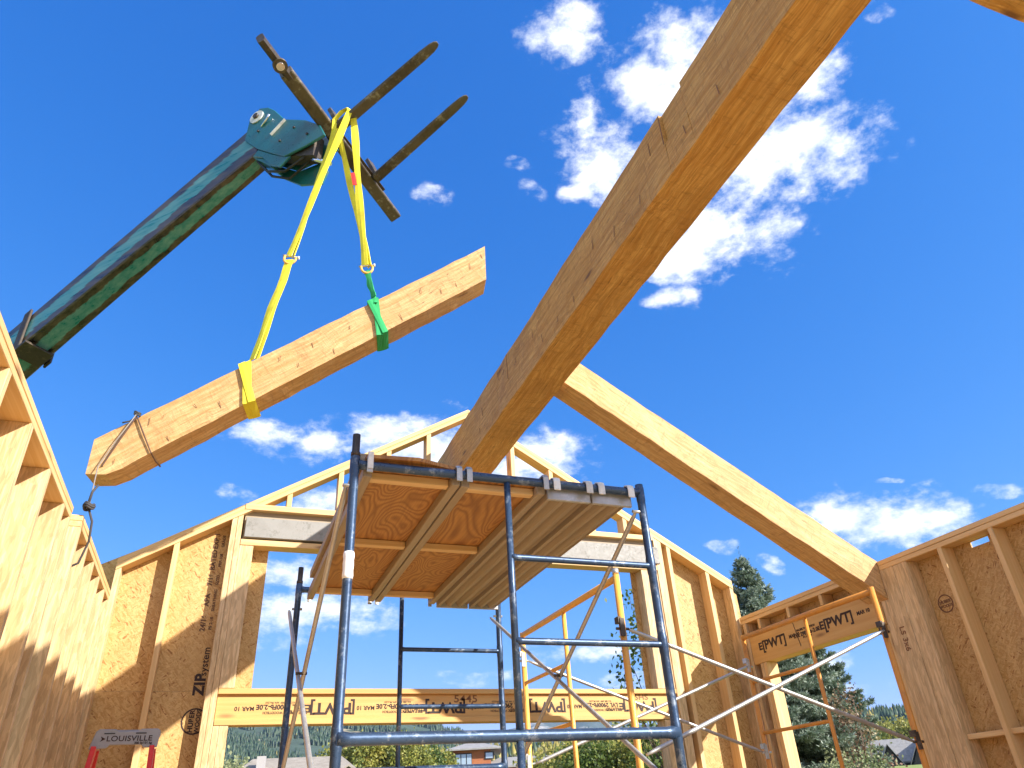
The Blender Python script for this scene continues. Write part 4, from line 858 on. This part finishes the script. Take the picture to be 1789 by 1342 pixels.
for s_, xt, xb_ in ((-1, -.665, -.78), (1, -.345, -.235)):
    m_ = MB(); m_.beam((xt, yl + .01, .50), (xb_, yl - .38, FLOOR + .0), .028, .075, (0, 1, 0)); bev(m_.build('front_rail', 'red_fibreglass', ld), .003)
    bev(MB().beam((xt, yl + .16, .50), (xb_, yl + .62, FLOOR), .03, .04, (0, 1, 0)).build('rear_rail', 'red_fibreglass', ld), .003)
for i in range(1, 6):
    f = i / 6.; z = .5 - f * 1.8; x0 = -.665 - .115 * f + .01; x1 = -.345 + .11 * f - .01; y = yl + .01 - .39 * f
    bev(MB().box(x0, x1, y - .035, y + .045, z - .03, z, 'x').build('step', 'galvanised', ld), .002)
for z in (0., -.7): MB().box(-.80, -.22, yl + .28 - z * .3, yl + .31 - z * .3, z - .015, z + .015, 'x').build('rear_brace', 'galvanised', ld)
# ================================================================== TREES
import numpy as np
rs_ = np.random.RandomState(11)
def mesh_from(name, P, F, hue, mat, parent=None, smooth=False):
    me = bpy.data.meshes.new(name); me.vertices.add(len(P)); me.vertices.foreach_set('co', P.astype('f').ravel())
    k = F.shape[1]; me.loops.add(F.size); me.loops.foreach_set('vertex_index', F.ravel().astype('i')); me.polygons.add(len(F)); me.polygons.foreach_set('loop_start', (np.arange(len(F)) * k).astype('i'))
    me.update(calc_edges=True); a = me.attributes.new('hue', 'FLOAT', 'POINT'); a.data.foreach_set('value', hue.astype('f')); me.materials.append(MATS[mat])
    o = bpy.data.objects.new(name, me); COL.objects.link(o)
    if parent: o.parent = parent; o.matrix_parent_inverse = Matrix.Translation(-world_loc(parent))
    return o
def blades(p, d, L, w, hue, up=None):
    """leaf/needle rhombi: centre base p, direction d, length L, width w"""
    n = len(p); r = rs_.normal(size=(n, 3)) if up is None else up
    s = np.cross(d, r); s /= np.linalg.norm(s, axis=1)[:, None] + 1e-9; L = L[:, None]; w = w[:, None]
    P = np.stack([p, p + d * L * .45 + s * w * .5, p + d * L, p + d * L * .45 - s * w * .5], 1).reshape(-1, 3)
    return P, np.arange(4 * n).reshape(-1, 4), np.repeat(hue, 4)
def unit(v): return v / (np.linalg.norm(v, axis=1)[:, None] + 1e-9)
def spruce(base, H, Rb, label, nb=330, dens=150, cap=1.5, cat='tree', nl=.10, wide=.02, group=None, huec=.35):
    t = thing('spruce_tree', base, label, cat, group); b = V(base)
    MB().tube([b - V((0, 0, .1)), b + V((0, 0, H * .5)), b + V((0, 0, H * .97))], [H * .022, H * .013, .008], 8).build('trunk', 'bark', t)
    Ps, Ds, Ls, Ws, Hs = [], [], [], [], []; tw = MB()
    for i in range(nb):
        f = (i / nb) ** .8; z = H * (1 - .97 * f) - .12; rad = min(Rb, cap * (H - z) * .55) * rs_.uniform(.75, 1.12); a = rs_.uniform(0, 6.283)
        o = np.array([b.x, b.y, b.z + z]); out = np.array([math.cos(a), math.sin(a), 0]); upk = .55 - .75 * min(1, f * 2.2)
        m = max(5, int(dens * rad / Rb)); u = rs_.uniform(.05, 1, m) ** .7
        cx = o + out * (u * rad)[:, None] + np.array([0, 0, 1]) * (upk * rad * u - .12 * rad * u ** 2 + .18 * rad * u ** 4)[:, None]
        sw = rs_.uniform(-1, 1, m) * .32 * rad * (1 - u * .75); side = np.array([-out[1], out[0], 0]); c = cx + side * sw[:, None] + rs_.normal(size=(m, 3)) * .015
        c[:, 2] -= abs(sw) * .3
        per = 6; cc = np.repeat(c, per, 0); d = unit(out * .7 + side * np.sign(np.repeat(sw, per))[:, None] * .5 + rs_.normal(size=(m * per, 3)) * .55 + np.array([0, 0, .15]))
        Ps.append(cc); Ds.append(d); Ls.append(rs_.uniform(.6, 1.2, m * per) * nl); Ws.append(np.full(m * per, nl * .22))
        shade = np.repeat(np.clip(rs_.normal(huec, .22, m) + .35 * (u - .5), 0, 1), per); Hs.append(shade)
        if rad > .05: tw.tube([V(o), V(o + out * rad * .55 + np.array([0, 0, upk * rad * .5])), V(o + out * rad * .98 + np.array([0, 0, upk * rad * .95]))], [.012, .007, .003], 4)
    # spiky leaders
    for k in range(7):
        a = k * 1.3; o = np.array([b.x, b.y, b.z + H - .30 - k * .03]) ; L = .42 if k == 0 else rs_.uniform(.15, .3); d0 = np.array([math.cos(a) * .55, math.sin(a) * .55, .8]) if k else np.array([0, 0, 1.])
        m = 26; u = np.linspace(0, 1, m); c = o + d0 * (u * L)[:, None]; Ps.append(c); Ds.append(unit(d0 * 1.2 + rs_.normal(size=(m, 3)) * .5)); Ls.append(np.full(m, .05)); Ws.append(np.full(m, .012)); Hs.append(np.full(m, .2))
    P, F, Hh = blades(np.vstack(Ps), np.vstack(Ds), np.concatenate(Ls), np.concatenate(Ws), np.concatenate(Hs))
    mesh_from('crown', P, F, Hh, 'needles', t); tw.build('branches', 'bark', t); return t
def broadleaf(name, base, H, Rr, label, mat, ncl=90, leaf=.06, per=60, zlo=.15, cat='tree', group=None, rz=None, clr=.28, trunk_r=.05, ups=0.):
    t = thing(name, base, label, cat, group); b = V(base); rz = rz or H * (1 - zlo) / 2; cz = H - rz
    C_ = unit(rs_.normal(size=(ncl, 3))) * (rs_.uniform(.25, 1, ncl) ** .45)[:, None]
    C_[:, 2] *= 1; cen = np.array([b.x, b.y, b.z + cz]) + C_ * np.array([Rr, Rr, rz]); tw = MB()
    tw.tube([b - V((0, 0, .1)), b + V((0, 0, H * .45)), b + V((.03 * H, 0, H * .85))], [trunk_r, trunk_r * .7, trunk_r * .2], 7)
    for c in cen[::2 if ncl > 60 else 1]:
        k = V((b.x, b.y, b.z + max(H * .12, (c[2] - b.z) * .55))); tw.tube([k, (k + V(c)) / 2 + V((0, 0, -.04 * H)), V(c)], [trunk_r * .35, trunk_r * .2, trunk_r * .07], 4)
    n = ncl * per; hc = np.repeat(np.clip(rs_.normal(.45, .25, ncl), 0, 1), per)
    r_ = clr * min(Rr, rz) * 1.0; off_ = rs_.normal(size=(n, 3)) * r_ * .55; off_[:, 2] *= .8 + ups
    p = np.repeat(cen, per, 0) + off_; d = unit(rs_.normal(size=(n, 3)) + np.array([0, 0, -.35]))
    P, F, Hh = blades(p, d, rs_.uniform(.7, 1.2, n) * leaf, np.full(n, leaf * .75), np.clip(hc + rs_.normal(0, .12, n), 0, 1))
    mesh_from('crown', P, F, Hh, mat, t); tw.build('trunk', 'bark', t); return t
spruce((*azp(39.0, 16, 0).xy, gz(*azp(39.0, 16, 0).xy)), 16 * math.tan(R(16.2)) - gz(*azp(39.0, 16, 0).xy), 1.42, 'blue green spruce with spiky top rising behind the corner of the gable and right walls', 560, 190, .82, nl=.085, huec=.5)
q = azp(41.8, 17.2, 0); spruce((q.x, q.y, gz(q.x, q.y)), 17.2 * math.tan(R(11.2)) - gz(q.x, q.y), 1.0, 'lower dark spruce seen through the right window opening, beside the taller one', 420, 170, 1.1, nl=.085, huec=.3)
q = azp(43.9, 15.5, 0); broadleaf('shrub', (q.x, q.y, gz(q.x, q.y)), 15.5 * math.tan(R(7.6)) - gz(q.x, q.y), .42, 'sparse shrub with reddish autumn leaves at the edge of the spruces', 'leaves_red', 60, .055, 36, .1, 'shrub', None, None, .42, .025)
q = azp(43.2, 14.6, 0); broadleaf('shrub', (q.x, q.y, gz(q.x, q.y)), 14.6 * math.tan(R(3.6)) - gz(q.x, q.y), .55, 'low pale green shrub in front of the spruces', 'leaves_sage', 60, .05, 60, .05, 'shrub', None, None, .4, .02)
q = azp(32.3, 11.5, 0); broadleaf('aspen_tree', (q.x, q.y, gz(q.x, q.y)), 11.5 * math.tan(R(15.2)) - gz(q.x, q.y), .92, 'leafy green tree peeking past the right side of the gable opening', 'leaves_green', 110, .075, 44, .12, clr=.22, trunk_r=.06)
q = azp(32.2, 13.5, 0); broadleaf('shrub', (q.x, q.y, gz(q.x, q.y)), 13.5 * math.tan(R(4.9)) - gz(q.x, q.y), .95, 'dense dark green bush below the leafy tree, right of the yellow poles', 'leaves_green', 90, .075, 90, .02, 'shrub', None, None, .35, .03)
GR = 'trees in the band below the lower header'
spec = [(8.4, 62, 5.2, 1.9, 'g', 'narrow yellow green poplar, leftmost of the row behind the scaffold'), (9.7, 60, 5.5, 1.7, 'g', 'bushy poplar with golden top, second in the row behind the scaffold'), (11.0, 61, 5.9, 1.5, 'g', 'tall slim poplar right of the front left scaffold post'), (12.2, 63, 5.5, 1.8, 'd', 'darker green tree between the golden poplars'),
        (13.2, 60, 5.6, 1.9, 'g', 'broad golden green poplar right of the thin inner scaffold post'), (14.6, 62, 4.6, 1.6, 'd', 'low dark tree left of the orange sided house'), (15.6, 66, 4.4, 1.3, 'g', 'small yellowing tree against the left wall of the orange sided house'),
        (22.3, 34, 3.9, 1.2, 'g', 'small olive bush right of the left yellow pole'), (24.1, 36, 4.6, 1.5, 'g', 'bushy yellow green tree between the first two yellow poles'), (25.8, 33, 4.9, 1.3, 'd', 'dark green tree just right of the inner yellow pole'), (27.4, 35, 5.1, 1.5, 'g', 'tall olive tree left of the near yellow pole'), (29.2, 33, 4.9, 1.3, 'g', 'yellow green tree behind the near yellow pole'),
        (.9, 26, 4.6, 1.0, 's', 'pale sage bush in the lower left corner of the window opening')]
for az, r, el, rad, k, lab in spec:
    q = azp(az, r, 0); g_ = gz(q.x, q.y); Ht = r * math.tan(R(el)) - g_
    broadleaf('broadleaf_tree', (q.x, q.y, g_), Ht, rad, lab, {'g': 'leaves_gold', 'd': 'leaves_green', 's': 'leaves_sage'}[k], 150, .22 if r > 50 else .14, 60, .03, 'tree', GR, None, .26, .08, .5)
# conifers on the hills: countless, far off
def forest(name, hz_, az0, az1, r0, r1, n, hmin, hmax, hue=(.0, .6), ridge=0, gold=.03, bare=-.12):
    az = rs_.uniform(az0, az1, n); f = rs_.uniform(0, 1, n) ** .8; 
    if ridge: f[:ridge] = rs_.uniform(.97, 1.02, ridge)
    Ps = []; Fs = []; Hs = []; k = 0
    for i in range(n):
        r = r0 + (r1 - r0) * f[i]; q = azp(az[i], r, 0)
        if noise.noise(V((q.x, q.y, 0)) / (r1 * .06)) * .7 + noise.noise(V((q.x, q.y, 5)) / (r1 * .018)) * .5 < bare and i >= ridge: continue
        z = hz_(az[i], r) - .3; H = rs_.uniform(hmin, hmax); w = H * rs_.uniform(.16, .27); hu = rs_.uniform(*hue) if rs_.rand() > gold else rs_.uniform(.8, 1)
        a0 = rs_.uniform(0, 6); P = [(q.x, q.y, z + H)]
        for tier, (zz, ww) in enumerate(((.55, .6), (.05, 1.))):
            for j in range(5): a = a0 + j * 1.2566 + tier * .6; jj = rs_.uniform(.7, 1.15); P.append((q.x + math.cos(a) * w * ww * jj, q.y + math.sin(a) * w * ww * jj, z + H * zz + rs_.uniform(-.04, .04) * H))
        for j in range(5):
            Fs.append((k, k + 1 + j, k + 1 + (j + 1) % 5)); Fs.append((k + 1 + j, k + 6 + j, k + 6 + (j + 1) % 5)); Fs.append((k + 1 + j, k + 6 + (j + 1) % 5, k + 1 + (j + 1) % 5))
        Ps += P; Hs += [min(1, hu + .1)] + [hu] * 10; k += 11
    o = mesh_from(name, np.array(Ps), np.array(Fs), np.array(Hs), 'forest'); tag(o, kind='stuff'); return o
forest('hillside_forest', h_right, 38, 52, 180, 420, 7500, 5, 9, (.0, .45), 800)
forest('hillside_forest', h_mid, 10, 36, 155, 300, 5200, 5, 9, (.1, 1.), 400, .3)
forest('hillside_forest', h_left, -4, 20.4, 420, 900, 15000, 4.5, 8, (.0, .5), 900, .02, .02)
forest('hillside_forest', h_mt, 18, 30, 1500, 2300, 3500, 18, 28, (.0, .4), 100)
# near band of yellow trees at the foot of the right hill
for i, (az, r, el, rad) in enumerate(((44.6, 150, 4.0, 5), (45.6, 155, 4.2, 6), (46.6, 150, 3.9, 5), (44.0, 140, 3.8, 4.5), (47.6, 152, 4.1, 6))):
    q = azp(az, r, 0); g_ = gz(q.x, q.y); broadleaf('broadleaf_tree', (q.x, q.y, g_), r * math.tan(R(el)) - g_, rad, ('yellow green tree behind the dark roofs, second from the left', 'yellow tree behind the middle of the dark roofs', 'golden tree behind the right dark gable', 'yellow green tree at the left end of the dark roofs', 'yellow tree behind the right window post')[i], 'leaves_gold', 130, .55, 50, .05, 'tree', 'yellow trees at the foot of the wooded hill', None, .28, .2, .2)

# ================================================================== HOUSES
def frame_at(az, r, z, turn=0):
    """local frame: x to the right, y away from the camera, z up"""
    o = azp(az, r, z); a = R(-az + turn); X_ = V((math.cos(a), math.sin(a), 0)); Y_ = V((-math.sin(a), math.cos(a), 0)); return lambda x, y, zz: o + X_ * x + Y_ * y + V((0, 0, zz))
def hbox(L, x0, x1, y0, y1, z0, z1): return MB().plate([L(x0, y0, z0), L(x1, y0, z0), L(x1, y0, z1), L(x0, y0, z1)], L(0, y1 - y0, 0) - L(0, 0, 0))
def gable_roof(L, x0, x1, y0, y1, ze, zr, along='x', ov=.4, th=.18, hip=0.):
    m_ = MB(); T_ = V((0, 0, th))
    if along == 'x':
        ym = (y0 + y1) / 2
        for s_, ya in ((1, y0 - ov), (-1, y1 + ov)): m_.plate([L(x0 - ov, ya, ze), L(x1 + ov, ya, ze), L(x1 + ov - hip, ym, zr), L(x0 - ov + hip, ym, zr)], T_)
    else:
        xm = (x0 + x1) / 2
        for xa_ in (x0 - ov, x1 + ov): m_.plate([L(xa_, y0 - ov, ze), L(xa_, y1 + ov, ze), L(xm, y1 + ov - hip, zr), L(xm, y0 - ov + hip, zr)], T_)
    if hip:
        if along == 'x':
            for xa_, xr_ in ((x0 - ov, x0 - ov + hip), (x1 + ov, x1 + ov - hip)): m_.plate([L(xa_, y0 - ov, ze), L(xa_, y1 + ov, ze), L(xr_, (y0 + y1) / 2, zr)], T_)
    return m_
# 1: long pale shingled house
r = 44; L = frame_at(5.4, r, GZ); zt = r * math.tan(R(4.5)) - GZ
h1 = thing('house', L(0, 0, 0), 'house with long pale shingled roof and two small dark gables, far left', 'house', 'houses beyond the building site')
hbox(L, -2.8, 3.3, 0, 6, 0, zt - 1.25).build('wall', 'dark_siding', h1); gable_roof(L, -2.9, 3.3, 0, 6, zt - 1.3, zt, 'x', .5, .15, 1.2).build('roof', 'shingle_pale', h1)
for x_ in (-1.0, 2.75):
    gm = MB(); gm.plate([L(x_ - .95, -.9, zt - 1.35), L(x_ + .95, -.9, zt - 1.35), L(x_, -.9, zt - .72)], L(0, .1, 0) - L(0, 0, 0)); gm.build('gable', 'dark_siding', h1); gable_roof(L, x_ - .8, x_ + .8, -1.0, 2.0, zt - 1.42, zt - .66, 'y', .3, .09).build('gable_roof', 'shingle_pale', h1)
    MB().plate([L(x_ - .3, -.93, zt - 1.75), L(x_ + .3, -.93, zt - 1.75), L(x_ + .3, -.93, zt - 1.35), L(x_ - .3, -.93, zt - 1.35)], L(0, .03, 0) - L(0, 0, 0)).build('window', 'glass', h1)
cm_ = hbox(L, -1.9, -1.45, 1.0, 1.6, zt - 1.2, zt + .12); cm_.build('chimney', 'trim_grey', h1)
# 2: two storey house with orange siding and flat hip roof
r = 70; L = frame_at(17.9, r, GZ); zt = r * math.tan(R(4.95)) - GZ
h2 = thing('house', L(0, 0, 0), 'modern house with orange brown siding, dark framed windows and low hip roof', 'house', 'houses beyond the building site')
hbox(L, -2.0, 1.3, 0, 6, 0, zt - .62).build('wall', 'orange_siding', h2); hbox(L, -2.15, -2.0, -.1, 6, 0, zt - .62).build('wall', 'dark_siding', h2); gable_roof(L, -2.0, 1.7, 0, 6, zt - .75, zt, 'x', .6, .12, 2.0).build('roof', 'shingle', h2)
fr = MB(); fr.plate([L(-1.9, -.06, zt - 1.95), L(-.35, -.06, zt - 1.95), L(-.35, -.06, zt - .95), L(-1.9, -.06, zt - .95)], L(0, .05, 0) - L(0, 0, 0)); wf = fr.build('window', 'dark_siding', h2)
for k in range(3): MB().plate([L(-1.72 + k * .47, -.09, zt - 1.88), L(-1.33 + k * .47, -.09, zt - 1.88), L(-1.33 + k * .47, -.09, zt - 1.03), L(-1.72 + k * .47, -.09, zt - 1.03)], L(0, .02, 0) - L(0, 0, 0)).build('pane', 'glass', wf)
fr = MB(); fr.plate([L(.75, -.06, zt - 1.5), L(1.6, -.06, zt - 1.5), L(1.6, -.06, zt - .9), L(.75, -.06, zt - .9)], L(0, .05, 0) - L(0, 0, 0)); wf = fr.build('window', 'dark_siding', h2)
MB().plate([L(.85, -.09, zt - 1.42), L(1.45, -.09, zt - 1.42), L(1.45, -.09, zt - 1.0), L(.85, -.09, zt - 1.0)], L(0, .02, 0) - L(0, 0, 0)).build('pane', 'glass', wf)
hbox(L, 1.3, 8.5, -1, 7, 0, zt - 2.2).build('wall', 'orange_siding', h2); gable_roof(L, 1.0, 8.5, -1, 7, zt - 2.3, zt - 1.35, 'x', .7, .12, 1.8).build('lower_roof', 'shingle', h2)
for x_ in (2.3, 5.2): 
    wf = MB().plate([L(x_, -1.06, zt - 3.2), L(x_ + 1.0, -1.06, zt - 3.2), L(x_ + 1.0, -1.06, zt - 2.45), L(x_, -1.06, zt - 2.45)], L(0, .05, 0) - L(0, 0, 0)).build('window', 'dark_siding', h2)
    MB().plate([L(x_ + .1, -1.09, zt - 3.1), L(x_ + .9, -1.09, zt - 3.1), L(x_ + .9, -1.09, zt - 2.55), L(x_ + .1, -1.09, zt - 2.55)], L(0, .02, 0) - L(0, 0, 0)).build('pane', 'glass', wf)
# 3: row of steep dark roofs on the meadow
r = 120; q = azp(45.3, r, 0); g_ = gz(q.x, q.y); L = frame_at(45.3, r, g_ - .5, 0); zt = r * math.tan(R(3.2)) - g_ + .5
h3 = thing('house', L(0, 0, 0), 'far house with steep dark grey roofs and black gable fronts on the green meadow', 'house', 'houses beyond the building site')
hbox(L, -3.6, 6.0, 1, 7, 0, 1.3).build('wall', 'dark_siding', h3)
gable_roof(L, -3.4, 2.2, 1, 7, 1.1, zt, 'x', .5, .15, .4).build('roof', 'shingle', h3)
for x_, w_, zz in ((-3.6, 1.2, zt - .25), (.3, 1.5, zt - .75), (4.3, 1.8, zt - .25)):
    MB().plate([L(x_ - w_, -.6, .0), L(x_ + w_, -.6, .0), L(x_, -.6, zz - .15)], L(0, .2, 0) - L(0, 0, 0)).build('gable', 'dark_siding', h3); gable_roof(L, x_ - w_, x_ + w_, -.8, 4, .1, zz, 'y', .35, .12).build('gable_roof', 'shingle', h3)
gable_roof(L, 2.0, 6.5, 1, 7, 1.0, zt - .2, 'x', .4, .15, .3).build('roof', 'shingle', h3)

# ================================================================== AIR
HAZE = 1.1e-4
if HAZE:
    hm = bpy.data.materials.new('haze'); hm.use_nodes = True; t_ = hm.node_tree; t_.nodes.clear(); o_ = t_.nodes.new('ShaderNodeOutputMaterial'); v_ = t_.nodes.new('ShaderNodeVolumePrincipled')
    v_.inputs['Color'].default_value = (.45, .68, 1, 1); v_.inputs['Density'].default_value = HAZE; v_.inputs['Anisotropy'].default_value = .2; t_.links.new(v_.outputs[0], o_.inputs['Volume']); MATS['haze'] = hm
    lo = min(min((v.co.z for v in o.data.vertices), default=0) for o in bpy.data.objects if o.type == 'MESH') - 1; hi = max(max((v.co.z for v in o.data.vertices), default=0) for o in bpy.data.objects if o.type == 'MESH') + 5
    hz_o = MB().box(-4500, 4500, -4500, 4500, lo, hi, 'z').build('haze', 'haze'); tag(hz_o, kind='stuff')
for o in bpy.data.objects:
    if '_wl_' in o: del o['_wl_']
SC.cycles.max_bounces = 8; SC.cycles.diffuse_bounces = 5; SC.cycles.volume_bounces = 0; SC.cycles.sample_clamp_indirect = 6
